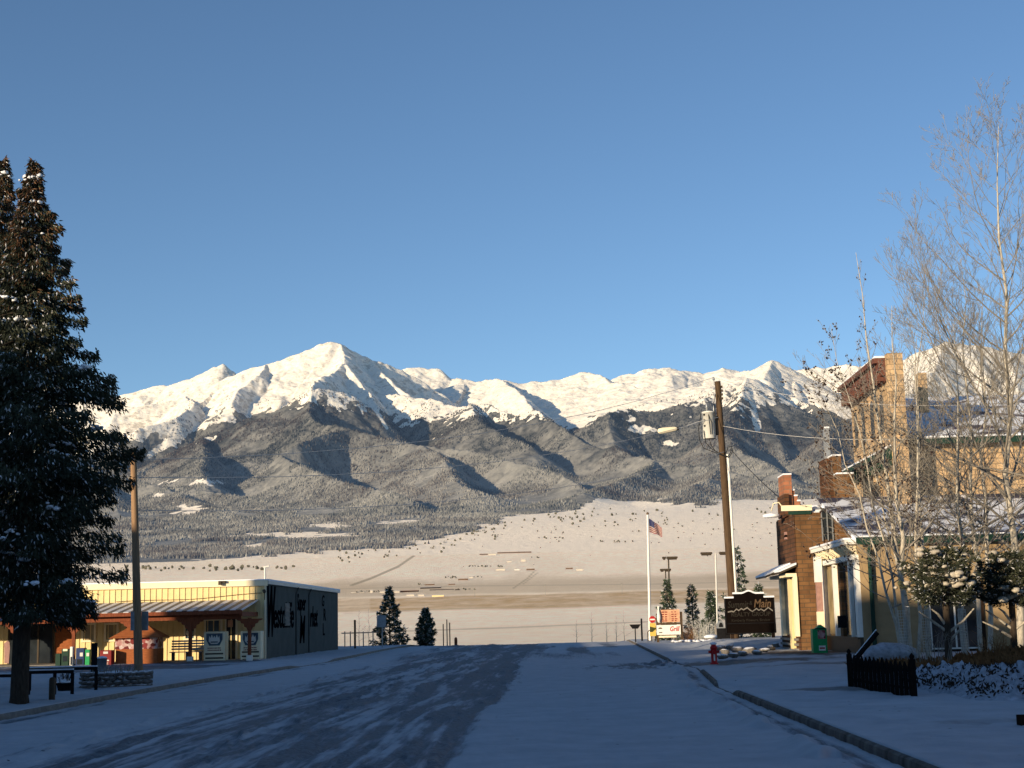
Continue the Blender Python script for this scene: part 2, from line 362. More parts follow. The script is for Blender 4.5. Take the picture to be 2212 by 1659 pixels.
forest = link('forest', fme, m_fo); tag(forest, 'frosted conifer forest covering the lower mountain slopes', 'forest', kind='stuff')

# ------------------------------------------------------------------ valley fields
U = np.linspace(-1.0, 1.0, 1500)
rows = np.concatenate([np.linspace(118, 700, 60), np.geomspace(708, 4400, 380)])
UU, YY = np.meshgrid(U, rows); XX = UU * YY
def zvalley(x, y):
    return base(x, y) + fbm(x / 500, y / 500, 3, 0) * 3.0 * sstep(1500, 2500, y) + fbm(x / 40, y / 40, 3, 1) * 0.5 * sstep(400, 900, y)
def zfull(x, y):
    z = zvalley(x, y); m = y > 2950
    if m.any():
        xm, ym = x[m], y[m]; h_ = height(xm, ym); bl = sstep(3000, 4300, ym); z[m] = z[m] * (1 - bl) + h_ * bl
    return z
def vpt(px, py):
    d = ray(px, py); ys = np.geomspace(620, 8500, 420); xs = ys * d[0] / d[1]; zs = 1.7 + ys * d[2] / d[1]
    df = zs - zfull(xs, ys); i = np.nonzero(df < 0)[0]
    if len(i) == 0: j, t = len(ys) - 1, 0
    else: j = max(int(i[0]), 1); t = df[j - 1] / (df[j - 1] - df[j]); j -= 1
    Y = ys[j] + (ys[min(j + 1, len(ys) - 1)] - ys[j]) * t
    return float(Y * d[0] / d[1]), float(Y), float(1.7 + Y * d[2] / d[1])
ZZ = zvalley(XX, YY)
hs, hd = height(XX[-120:], YY[-120:], True)
bl = sstep(3000, 4300, YY[-120:]); ZZ[-120:] = ZZ[-120:] * (1 - bl) + hs * bl
ZZ[-5:] -= np.linspace(0, 4, 5)[:, None]
PXs, PYs = proj(np.stack([XX, YY, ZZ], -1)); hor = 0.024 * (PXs - 1200) + PYs     # de-tilted row
n1 = fbm(XX / 200, YY / 900, 4, 2); n2 = fbm(XX / 30, YY / 60, 3, 3)
br = sstep(1279, 1284, hor + n1 * 3) * sstep(1315, 1309, hor + n1 * 4) * (0.8 + 0.2 * n2)
br = br * np.where(PXs < 800, 0.75, 1.0)
gr = 0.75 * sstep(1235, 1258, hor + n1 * 6) * sstep(1283, 1276, hor) + 0.12 * sstep(0.1, 0.6, n1)
dark = np.zeros(XX.shape)
def line(pts, w, a):
    global dark
    for (ax, ay), (bx, by_) in zip(pts[:-1], pts[1:]):
        dx, dy = bx - ax, by_ - ay; t = np.clip(((PXs - ax) * dx + (PYs - ay) * dy) / (dx * dx + dy * dy), 0, 1)
        d = np.hypot(PXs - ax - t * dx, PYs - ay - t * dy); dark = np.maximum(dark, a * sstep(w, w * 0.4, d))
line([(905, 1193), (860, 1224), (800, 1250), (760, 1264)], 3.2, 0.75)
line([(1110, 1270), (1140, 1249), (1155, 1233)], 2.0, 0.6)
line([(1130, 1262), (1160, 1238)], 1.6, 0.5)
line([(735, 1368), (1100, 1356), (1400, 1343), (1700, 1335)], 2.2, 0.45)
line([(735, 1272), (1000, 1266), (1400, 1262), (1700, 1255)], 1.5, 0.3)
line([(1380, 1150), (1600, 1153), (1700, 1156)], 1.4, 0.35)
line([(740, 1326), (900, 1318), (1200, 1308)], 1.2, 0.25)
tone = np.stack([np.clip(br, 0, 1), np.clip(gr, 0, 1), np.clip(dark, 0, 1)], -1).reshape(-1, 3)
me = mesh_np('valley_fields', np.stack([XX, YY, ZZ], -1).reshape(-1, 3), grid_faces(*XX.shape), True, tone)
m_va, nt, ns, lk, b = nodes_of('valley_snow')
attr = N(nt, 'ShaderNodeAttribute', attribute_name='tone'); sp = N(nt, 'ShaderNodeSeparateColor'); lk.new(attr.outputs[0], sp.inputs[0])
v = coords(nt, (1, 0.35, 1)); nA = noise_n(nt, 0.06, 6, 0.7, v)
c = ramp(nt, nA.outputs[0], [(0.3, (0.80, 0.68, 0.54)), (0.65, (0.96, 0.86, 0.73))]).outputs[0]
c = mixc(nt, sp.outputs[1], c, (0.42, 0.33, 0.25))
brn = ramp(nt, nA.outputs[0], [(0.35, (0.30, 0.16, 0.06)), (0.65, (0.46, 0.28, 0.14))]).outputs[0]
c = mixc(nt, sp.outputs[0], c, brn); c = mixc(nt, sp.outputs[2], c, (0.13, 0.11, 0.09))
lk.new(c, b.inputs['Base Color']); b.inputs['Roughness'].default_value = 0.95; b.inputs['Specular IOR Level'].default_value = 0.0
b.inputs['Emission Color'].default_value = (1.0, 0.80, 0.54, 1); b.inputs['Emission Strength'].default_value = 0.185  # warm self-glow put in to brighten the fields like sunlit haze
nB = noise_n(nt, 0.5, 4, 0.8, coords(nt)); add_bump(nt, b, nB.outputs[0], 1.0, 2.2)
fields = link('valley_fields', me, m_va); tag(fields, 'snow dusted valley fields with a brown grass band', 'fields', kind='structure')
# ================================================================== builder
class MB:
    def __init__(s): s.v = []; s.f = []; s.m = []; s.s = []
    def add(s, V, Fs, mi=0, sm=False):
        o = len(s.v); s.v += [tuple(p) for p in V]
        for f in Fs: s.f.append([i + o for i in f]); s.m.append(mi); s.s.append(sm)
    def box(s, x0, x1, y0, y1, z0, z1, mi=0):
        V = [(x, y, z) for z in (z0, z1) for y in (y0, y1) for x in (x0, x1)]
        s.add(V, [(0, 2, 3, 1), (4, 5, 7, 6), (0, 1, 5, 4), (2, 6, 7, 3), (0, 4, 6, 2), (1, 3, 7, 5)], mi)
    def obox(s, c, size, rot=(0, 0, 0), mi=0):
        E = Euler(rot).to_matrix(); c = Vector(c)
        V = [c + E @ Vector((x * size[0] / 2, y * size[1] / 2, z * size[2] / 2)) for z in (-1, 1) for y in (-1, 1) for x in (-1, 1)]
        s.add(V, [(0, 2, 3, 1), (4, 5, 7, 6), (0, 1, 5, 4), (2, 6, 7, 3), (0, 4, 6, 2), (1, 3, 7, 5)], mi)
    def tube(s, pts, rad, n=8, mi=0, cap=True, sm=True):
        pts = [Vector(p) for p in pts]
        if not isinstance(rad, (list, tuple)): rad = [rad] * len(pts)
        rings = []; V = []; Fs = []
        up = Vector((0, 0, 1))
        for i, p in enumerate(pts):
            d = (pts[min(i + 1, len(pts) - 1)] - pts[max(i - 1, 0)])
            if d.length < 1e-9: d = Vector((0, 0, 1))
            d.normalize(); a = d.cross(up if abs(d.z) < 0.95 else Vector((0, 1, 0))).normalized(); b_ = d.cross(a)
            for k in range(n):
                t = 2 * math.pi * k / n; V.append(p + (a * math.cos(t) + b_ * math.sin(t)) * rad[i])
        for i in range(len(pts) - 1):
            for k in range(n):
                k2 = (k + 1) % n; Fs.append((i * n + k, i * n + k2, (i + 1) * n + k2, (i + 1) * n + k))
        s.add(V, Fs, mi, sm)
        if cap: s.add(V[:n], [tuple(range(n))], mi); s.add(V[-n:], [tuple(reversed(range(n)))], mi)
    def poly(s, V, mi=0): s.add(V, [tuple(range(len(V)))], mi)
    def prism(s, P, d, mi=0):
        """polygon P (3d points) extruded by vector d"""
        n = len(P); P = [Vector(p) for p in P]; d = Vector(d); V = P + [p + d for p in P]
        s.add(V, [tuple(reversed(range(n))), tuple(range(n, 2 * n))] + [(i, (i + 1) % n, n + (i + 1) % n, n + i) for i in range(n)], mi)
    def lathe(s, c, prof, n=16, mi=0, sm=True):
        V = []; Fs = []
        for r, z in prof:
            for k in range(n): t = 2 * math.pi * k / n; V.append((c[0] + r * math.cos(t), c[1] + r * math.sin(t), c[2] + z))
        for i in range(len(prof) - 1):
            for k in range(n): k2 = (k + 1) % n; Fs.append((i * n + k, i * n + k2, (i + 1) * n + k2, (i + 1) * n + k))
        s.add(V, Fs, mi, sm)
        s.add(V[-n:], [tuple(range(n))], mi)
    def blob(s, c, r, seed=0, mi=0, n=8, m=5, rough=0.25):
        q = random.Random(seed); V = []; Fs = []
        for j in range(m + 1):
            ph = math.pi * j / m
            for k in range(n):
                t = 2 * math.pi * k / n; q_ = 1 + q.uniform(-rough, rough) * (0 < j < m)
                V.append((c[0] + r[0] * q_ * math.sin(ph) * math.cos(t), c[1] + r[1] * q_ * math.sin(ph) * math.sin(t), c[2] + r[2] * q_ * math.cos(ph)))
        for j in range(m):
            for k in range(n): k2 = (k + 1) % n; Fs.append((j * n + k, (j + 1) * n + k, (j + 1) * n + k2, j * n + k2))
        s.add(V, Fs, mi, True)
    def build(s, name, mats, parent=None, bevel=0, origin=None):
        o = Vector((0, 0, 0))
        root = parent
        while root is not None and root.parent is not None: root = root.parent
        if root is not None: o = Vector(root.location)
        elif origin is not None: o = Vector(origin)
        me = bpy.data.meshes.new(name)
        me.from_pydata([(p[0] - o.x, p[1] - o.y, p[2] - o.z) for p in s.v], [], s.f)
        me.polygons.foreach_set('material_index', s.m); me.polygons.foreach_set('use_smooth', s.s); me.update()
        ob = link(name, me, mats, parent)
        if parent is None: ob.location = o
        if bevel:
            bm_ = ob.modifiers.new('bevel', 'BEVEL'); bm_.width = bevel; bm_.segments = 2; bm_.limit_method = 'ANGLE'
        return ob
def text_obj(name, txt, size, M4, mtl, parent, shear=0, ext=0.004, sx=1.0, align='CENTER', bold=0.0):
    cu = bpy.data.curves.new('txt', 'FONT'); cu.body = txt; cu.size = size; cu.extrude = ext; cu.align_x = align; cu.align_y = 'CENTER'
    cu.shear = shear; cu.offset = bold; cu.resolution_u = 3
    t = bpy.data.objects.new('txt', cu); COL.objects.link(t); bpy.context.view_layer.update()
    me = bpy.data.meshes.new_from_object(t.evaluated_get(bpy.context.evaluated_depsgraph_get()))
    bpy.data.objects.remove(t); bpy.data.curves.remove(cu)
    me.transform(M4 @ Matrix.Diagonal((sx, 1, 1, 1)))
    root = parent
    while root.parent is not None: root = root.parent
    me.transform(Matrix.Translation(-Vector(root.location))); me.name = name
    me.materials.clear()
    return link(name, me, mtl, parent)
def face_cam(x, y, z):            # text plane facing -Y
    return Matrix.Translation((x, y, z)) @ Matrix.Rotation(R(90), 4, 'X')
def face_road(x, y, z):           # text plane facing +X, reading away from the camera
    return Matrix.Translation((x, y, z)) @ Matrix.Rotation(R(90), 4, 'Z') @ Matrix.Rotation(R(90), 4, 'X')
def gp(px, py, z=0.13):
    d = ray(px, py); t = (z - 1.7) / d[2]; p = EYE + d * t; return (float(p[0]), float(p[1]), z)

# ------------------------------------------------------------------ materials of the street
SNOW = (0.80, 0.83, 0.88)
M = {}
M['snow'] = mat('fresh_snow', SNOW, 0.85, 0.05, 3, bump=0.25)
M['wood'] = mat('weathered_pole_wood', (0.085, 0.055, 0.033), 0.9, 0.45, 3, (10, 10, 0.6), 0.5)
M['signboard'] = mat('shaded_sign_board', (0.006, 0.004, 0.0035), 0.95, 0.3, 5, (8, 8, 1), 0)  # the sign's shade is put into this near-black colour
M['signboard'].node_tree.nodes['Principled BSDF'].inputs['Specular IOR Level'].default_value = 0.05
M['polewood'] = mat('tan_pole_wood', (0.30, 0.19, 0.11), 0.9, 0.3, 3, (10, 10, 0.6), 0.5)  # lighter tan than the thick pole's wood
M['wood_dark'] = mat('dark_wood', (0.03, 0.02, 0.015), 0.8, 0.3, 5, (8, 8, 1), 0.3)
M['rust'] = mat('red_brown_stain', (0.19, 0.055, 0.025), 0.75, 0.3, 6, (3, 3, 1), 0.2)
M['red_wood'] = mat('orange_cedar', (0.30, 0.095, 0.032), 0.7, 0.3, 5, (1, 1, 6), 0.2)
M['cream'] = mat('cream_siding', (0.76, 0.61, 0.32), 0.8, 0.08, 2, bump=0.05)
M['creamtrim'] = mat('pale_cream_trim', (0.84, 0.74, 0.52), 0.7, 0.06, 4, bump=0.03)
M['plum'] = mat('dark_plum_cornice', (0.13, 0.055, 0.04), 0.8, 0.3, 5, bump=0.2)
M['white'] = mat('white_paint', (0.78, 0.76, 0.70), 0.6, 0.08, 5, bump=0.05)
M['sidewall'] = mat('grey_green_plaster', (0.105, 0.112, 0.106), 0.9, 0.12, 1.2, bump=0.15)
M['black'] = mat('black_paint', (0.014, 0.014, 0.016), 0.5, 0.3, 8, bump=0.05)
M['blackwood'] = mat('black_fence_paint', (0.012, 0.011, 0.011), 0.75, 0.4, 8, (6, 6, 1), 0.3)

M['ink'] = mat('dark_lettering', (0.003, 0.003, 0.005), 0.7, 0.2, 5, bump=0)
M['steel'] = mat('galvanised_steel', (0.32, 0.34, 0.36), 0.45, 0.2, 10, bump=0.05, metal=0.5)
M['greypaint'] = mat('pale_grey_paint', (0.62, 0.61, 0.56), 0.5, 0.06, 10, bump=0.03)
M['bronze'] = mat('dark_bronze', (0.06, 0.045, 0.03), 0.5, 0.2, 10, bump=0.05)
M['green'] = mat('green_plastic', (0.02, 0.30, 0.10), 0.4, 0.1, 8, bump=0.02)
M['darkgreen'] = mat('dark_green_paint', (0.014, 0.042, 0.03), 0.6, 0.15, 6, bump=0.05)
M['blue'] = mat('navy_paint', (0.02, 0.04, 0.12), 0.4, 0.15, 8, bump=0.02)
M['red'] = mat('red_paint', (0.42, 0.02, 0.02), 0.4, 0.12, 8, bump=0.05)
M['redframe'] = mat('dark_red_metal', (0.20, 0.02, 0.02), 0.5, 0.15, 8, bump=0.05)
M['stone'] = mat('grey_stone', (0.16, 0.145, 0.13), 0.9, 0.45, 5, bump=0.6, snow=0.33)
M['rocksnow'] = mat('rock_under_snow', (0.13, 0.12, 0.11), 0.9, 0.4, 5, bump=0.6, snow=0.62)
M['concrete'] = mat('kerb_concrete', (0.20, 0.185, 0.165), 0.9, 0.3, 4, (1, 1, 2), 0.4)
M['stucco'] = mat('tan_stucco', (0.33, 0.235, 0.13), 0.9, 0.12, 3, bump=0.3)
M['tan'] = mat('pale_tan_brick', (0.46, 0.32, 0.19), 0.9, 0.2, 4, bump=0.3)
M['roofdark'] = mat('dark_blue_grey_shingles', (0.075, 0.075, 0.10), 0.9, 0.3, 10, bump=0.3)
M['barkpale'] = mat('pale_aspen_bark', (0.42, 0.38, 0.31), 0.85, 0.35, 6, (3, 3, 1), 0.3)
M['barkgrey'] = mat('grey_twig_bark', (0.25, 0.225, 0.19), 0.9, 0.3, 4, bump=0.1)
M['barkdark'] = mat('dark_bark', (0.05, 0.038, 0.028), 0.95, 0.4, 6, (4, 4, 1), 0.5)
M['deadleaf'] = mat('withered_leaf', (0.055, 0.035, 0.03), 0.9, 0.3, 6, bump=0)
M['drygrass'] = mat('dry_grass_blade', (0.22, 0.11, 0.045), 0.9, 0.4, 6, bump=0)
M['asphalt'] = mat('wet_asphalt', (0.045, 0.043, 0.042), 0.6, 0.3, 6, bump=0.3)
M['gold'] = mat('lit_gold_lettering', (0.12, 0.075, 0.042), 0.6, 0.1, 6, bump=0)  # brighter gold: sunlight on one word of the sign put into colour
M['shadegold'] = mat('shaded_gold_lettering', (0.024, 0.021, 0.017), 0.6, 0.1, 6, bump=0)  # darker copy of the gold, with the sign's shade in the colour
M['rope'] = mat('pale_cable', (0.55, 0.54, 0.52), 0.6, 0.1, 6, bump=0)
M['cable'] = mat('black_cable', (0.02, 0.02, 0.02), 0.6, 0.1, 6, bump=0)
M['farmwhite'] = mat('faded_white_boards', (0.52, 0.47, 0.40), 0.8, 0.1, 0.2, bump=0)
M['farmsnow'] = mat('roof_snow_far', (0.62, 0.57, 0.50), 0.9, 0.08, 0.2, bump=0)
M['hay'] = mat('faded_barn_wood', (0.13, 0.08, 0.055), 0.9, 0.3, 0.5, bump=0)
M['yellow'] = mat('yellow_sign', (0.65, 0.45, 0.10), 0.6, 0.1, 8, bump=0)
M['peach'] = mat('peach_painted_board', (0.62, 0.34, 0.20), 0.8, 0.25, 4, bump=0.05)
M['pinkish'] = mat('dusty_pink_paint', (0.34, 0.20, 0.17), 0.8, 0.2, 6, bump=0.05)
for k_ in ('ink', 'sidewall', 'blackwood', 'black', 'wood_dark'):
    M[k_].node_tree.nodes['Principled BSDF'].inputs['Specular IOR Level'].default_value = 0.0
def glass_mat(name, c=(0.02, 0.025, 0.03), r=0.08):
    m, nt, ns, lk, b = nodes_of(name)
    v = coords(nt); nz = noise_n(nt, 1.5, 3, 0.5, v)
    lk.new(ramp(nt, nz.outputs[0], [(0.3, tuple(x * 0.6 for x in c)), (0.7, tuple(x * 1.5 for x in c))]).outputs[0], b.inputs['Base Color'])
    b.inputs['Roughness'].default_value = r; b.inputs['Specular IOR Level'].default_value = 0.6
    return m
M['glass'] = glass_mat('window_glass'); M['tanblind'] = glass_mat('blind_behind_glass', (0.30, 0.24, 0.13), 0.3)
M['bluepanel'] = glass_mat('dark_blue_panel', (0.03, 0.06, 0.09), 0.3)
def brick_mat(name, c1, c2, mortar, sc=1.0, kind='Generated'):
    m, nt, ns, lk, b = nodes_of(name)
    tc = nt.nodes.new('ShaderNodeTexCoord'); sp = nt.nodes.new('ShaderNodeSeparateXYZ'); lk.new(tc.outputs['Object'], sp.inputs[0])
    ad = N(nt, 'ShaderNodeMath', operation='ADD'); lk.new(sp.outputs[0], ad.inputs[0]); lk.new(sp.outputs[1], ad.inputs[1])
    cb = nt.nodes.new('ShaderNodeCombineXYZ'); lk.new(ad.outputs[0], cb.inputs[0]); lk.new(sp.outputs[2], cb.inputs[1])
    bt = nt.nodes.new('ShaderNodeTexBrick'); lk.new(cb.outputs[0], bt.inputs[0])
    bt.inputs['Scale'].default_value = sc; bt.inputs['Brick Width'].default_value = 0.5; bt.inputs['Row Height'].default_value = 0.19
    bt.inputs['Mortar Size'].default_value = 0.02
    bt.inputs['Color1'].default_value = (*c1, 1); bt.inputs['Color2'].default_value = (*c2, 1); bt.inputs['Mortar'].default_value = (*mortar, 1)
    nz = noise_n(nt, 1.3, 5, 0.65, coords(nt)); 
    sh = ramp(nt, nz.outputs[0], [(0.3, (0.6, 0.6, 0.6)), (0.7, (1.15, 1.15, 1.15))]).outputs[0]
    lk.new(mixc(nt, 1.0, bt.outputs[0], sh, 'MULTIPLY'), b.inputs['Base Color']); b.inputs['Roughness'].default_value = 0.9
    add_bump(nt, b, bt.outputs['Fac'], -0.4, 0.02)
    return m
M['brick'] = brick_mat('brown_brick', (0.22, 0.115, 0.05), (0.14, 0.072, 0.034), (0.11, 0.07, 0.04))
M['brickdark'] = brick_mat('dark_brown_brick', (0.14, 0.062, 0.03), (0.09, 0.042, 0.022), (0.05, 0.034, 0.022))
M['brickorange'] = brick_mat('orange_brick', (0.42, 0.17, 0.09), (0.30, 0.12, 0.065), (0.25, 0.15, 0.10))
M['tanbrick'] = brick_mat('tan_rough_brick', (0.66, 0.46, 0.26), (0.52, 0.35, 0.20), (0.34, 0.24, 0.14), 0.8)
def snowroof_mat(name, dark, amount, sc=0.5):
    m, nt, ns, lk, b = nodes_of(name)
    nz = noise_n(nt, sc, 6, 0.7, coords(nt), 0.6)
    mk = ramp(nt, nz.outputs[0], [(amount - 0.03, (0, 0, 0)), (amount + 0.03, (1, 1, 1))]).outputs[0]
    lk.new(mixc(nt, mk, dark, SNOW), b.inputs['Base Color']); b.inputs['Roughness'].default_value = 0.9
    add_bump(nt, b, mk, 0.3, 0.05); return m
M['roofsnow'] = snowroof_mat('partly_snowed_shingles', (0.06, 0.06, 0.09), 0.48)

# ================================================================== NEAR GROUND
XL = lambda y: -10.8 + 0.25 * np.sin(np.asarray(y, float) * 0.11)
def XR(y):
    return np.interp(y, [0, 36, 50, 60, 118], [3.72, 3.78, 4.6, 4.3, 5.5])
def kerbz(y, side):
    y = np.asarray(y, float)
    if side > 0:
        gap = sstep(32.0, 33.2, y) * sstep(37.2, 36.2, y) + sstep(45, 47, y) * sstep(60, 57, y)
    else:
        gap = sstep(60, 63, y) * sstep(72, 69, y) * 0.8
    return 0.14 * (1 - 0.9 * np.clip(gap, 0, 1))
def crest(y): return base(0 * y, y)
def road_z(x, y):
    band = sstep(-7.9, -7.0, x) * sstep(-1.0, -1.5, x) * sstep(118, 60, y) ** 0.3
    wob = fbm(x * 0.0 + 3.3, y / 9, 2, 0) * 0.25
    xx = x + wob
    def strip(a, b_, s_=0.35): return sstep(a - s_, a + s_, xx) * sstep(b_ + s_, b_ - s_, xx)
    st = fbm(xx * 2.2, y / 4.0, 4, 1, 0.6); st2 = fbm(xx * 6, y / 0.9, 3, 2, 0.6)
    dk = 0.62 * strip(-6.7, -5.3) + 0.75 * strip(-4.0, -3.1) + 1.0 * strip(-2.9, -1.35, 0.2) + 0.45 * strip(-5.3, -4.0)
    lg = fbm(xx * 2.6, y / 14.0, 3, 2, 0.6)
    fn_ = fbm(xx * 11, y / 3.0, 3, 0, 0.6); edge = sstep(-8.2 + 0.8 * st, -6.6, x) * sstep(-0.75 + 0.35 * st2, -1.6, x)
    bare = edge * np.clip(0.24 + 0.60 * dk + 0.48 * lg + 0.38 * st + 0.20 * st2 + 0.28 * fn_, 0, 1)
    # far part of the road is a mix of ruts running across the whole width
    far = sstep(55, 85, y) * sstep(XR(y) - 0.3, XR(y) - 2.2, x) * sstep(-9.8, -7, x)
    bare = np.maximum(bare, far * np.clip(0.35 + 0.8 * fbm(x / 1.2, y / 14, 3, 3), 0, 0.9))
    cross = np.exp(-((y - 53 - 0.15 * x) / 3.6) ** 2) * sstep(-1, 2.5, x)
    bare = np.maximum(bare, cross * np.clip(0.55 + st2 * 0.7 + st * 0.5, 0, 0.9))
    gut = np.exp(-((x - XR(y) + 0.30) / 0.16) ** 2) * sstep(60, 40, y)
    bare = np.maximum(bare, gut * np.clip(0.7 + 0.8 * fbm(x * 3, y * 1.3, 3, 0), 0, 1))
    gl = np.exp(-((x - XL(y) - 0.3) / 0.22) ** 2) * 0.7
    bare = np.maximum(bare, gl * np.clip(0.5 + fbm(x * 2, y * 0.8, 3, 0), 0, 1))
    z = 0.035 * (1 - bare) + crest(y)
    rough = band * sstep(0.05, 0.6, st + 0.4 * st2) * 0.045 + 0.012 * fbm(x * 4, y * 2.5, 4, 3, 0.65)
    ridge = np.exp(-((xx + 7.45) / 0.3) ** 2) * 0.05 * (0.5 + st2) + np.exp(-((xx + 4.75) / 0.35) ** 2) * 0.05 * (0.6 + st2)
    z = z + rough + np.clip(ridge, -0.01, 0.1)
    lump = np.exp(-((x - XR(y) + 0.62) / 0.24) ** 2) * (0.02 + 0.11 * sstep(0.0, 0.4, fbm(x * 2, y * 1.1, 3, 1)))
    z = z + lump * sstep(62, 50, y)
    tr = np.exp(-((y - 55.5) / 1.2) ** 2) * sstep(2, 4, x) * 0.12 * sstep(-0.1, 0.5, st2)
    return z + tr, np.clip(bare, 0, 1)
def pav_z(x, y):
    x = np.asarray(x, float); y = np.asarray(y, float); S = x - XR(y)
    return 0.16 + 0.025 * fbm(x * 0.6, y * 0.6, 4, 2) + 0.30 * sstep(5.5, 9.5, S) * sstep(22, 27, y) * sstep(47, 42, y)
def ground_mat():
    m, nt, ns, lk, b = nodes_of('street_snow_and_slush')
    attr = N(nt, 'ShaderNodeAttribute', attribute_name='tone'); sp = N(nt, 'ShaderNodeSeparateColor'); lk.new(attr.outputs[0], sp.inputs[0])
    v = coords(nt); nA = noise_n(nt, 1.2, 6, 0.65, v); nB = noise_n(nt, 14, 4, 0.6, v); b.inputs['Specular IOR Level'].default_value = 0.12
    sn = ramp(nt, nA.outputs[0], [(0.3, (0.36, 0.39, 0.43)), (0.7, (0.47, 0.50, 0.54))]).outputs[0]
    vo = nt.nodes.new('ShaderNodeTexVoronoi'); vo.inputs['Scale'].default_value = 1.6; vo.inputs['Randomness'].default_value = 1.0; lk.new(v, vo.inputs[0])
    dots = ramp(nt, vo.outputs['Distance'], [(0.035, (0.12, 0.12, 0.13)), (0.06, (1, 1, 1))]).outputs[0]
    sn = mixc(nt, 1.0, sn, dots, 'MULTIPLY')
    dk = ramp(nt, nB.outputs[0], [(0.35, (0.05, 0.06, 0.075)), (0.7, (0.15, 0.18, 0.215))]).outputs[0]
    a = N(nt, 'ShaderNodeMath', operation='MULTIPLY_ADD', i1=0.5, i2=-0.25); lk.new(nB.outputs[0], a.inputs[0])
    nC = noise_n(nt, 1.0, 9, 0.78, coords(nt, (8.0, 0.45, 1))); nD = noise_n(nt, 1.0, 7, 0.8, coords(nt, (3.2, 0.07, 1)))
    q1 = N(nt, 'ShaderNodeMath', operation='MULTIPLY_ADD', i1=1.0, i2=-0.5); lk.new(nC.outputs[0], q1.inputs[0]); q2 = N(nt, 'ShaderNodeMath', operation='MULTIPLY_ADD', i1=1.3); lk.new(nD.outputs[0], q2.inputs[0]); q2.inputs[2].default_value = -0.65
    q3 = N(nt, 'ShaderNodeMath', operation='ADD'); lk.new(q1.outputs[0], q3.inputs[0]); lk.new(q2.outputs[0], q3.inputs[1])
    q4 = N(nt, 'ShaderNodeMapRange', i1=0.0, i2=0.25); lk.new(sp.outputs[0], q4.inputs[0]); q5 = N(nt, 'ShaderNodeMath', operation='MULTIPLY'); lk.new(q3.outputs[0], q5.inputs[0]); lk.new(q4.outputs[0], q5.inputs[1])
    q6 = N(nt, 'ShaderNodeMath', operation='ADD'); lk.new(q5.outputs[0], q6.inputs[0]); lk.new(a.outputs[0], q6.inputs[1])
    s_ = N(nt, 'ShaderNodeMath', operation='ADD'); lk.new(q6.outputs[0], s_.inputs[0]); lk.new(sp.outputs[0], s_.inputs[1])
    mr = N(nt, 'ShaderNodeMapRange', i1=0.22, i2=0.72); lk.new(s_.outputs[0], mr.inputs[0])
    c = mixc(nt, mr.outputs[0], sn, dk); c = mixc(nt, sp.outputs[1], c, (0.10, 0.075, 0.055))
    lk.new(c, b.inputs['Base Color'])
    rr = N(nt, 'ShaderNodeMapRange', i1=0.0, i2=1.0, i3=0.9, i4=0.62); lk.new(mr.outputs[0], rr.inputs[0]); lk.new(rr.outputs[0], b.inputs['Roughness'])
    add_bump(nt, b, nB.outputs[0], 0.35, 0.03); return m
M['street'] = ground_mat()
ys = np.concatenate([np.linspace(-60, 12, 60), np.geomspace(12.1, 60, 760), np.linspace(60.1, 117, 330), np.linspace(117.5, 150, 30)])
us = np.linspace(0, 1, 420)
Ug, Yg = np.meshgrid(us, ys); Xg = XL(Yg) + (XR(Yg) - XL(Yg)) * Ug
Zg, Bg = road_z(Xg, Yg)
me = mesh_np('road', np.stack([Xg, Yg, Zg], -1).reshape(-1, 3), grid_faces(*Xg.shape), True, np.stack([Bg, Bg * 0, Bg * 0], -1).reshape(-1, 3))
road = link('road', me, M['street']); tag(road, 'snow covered road with bare wet tyre tracks', 'road', kind='structure')
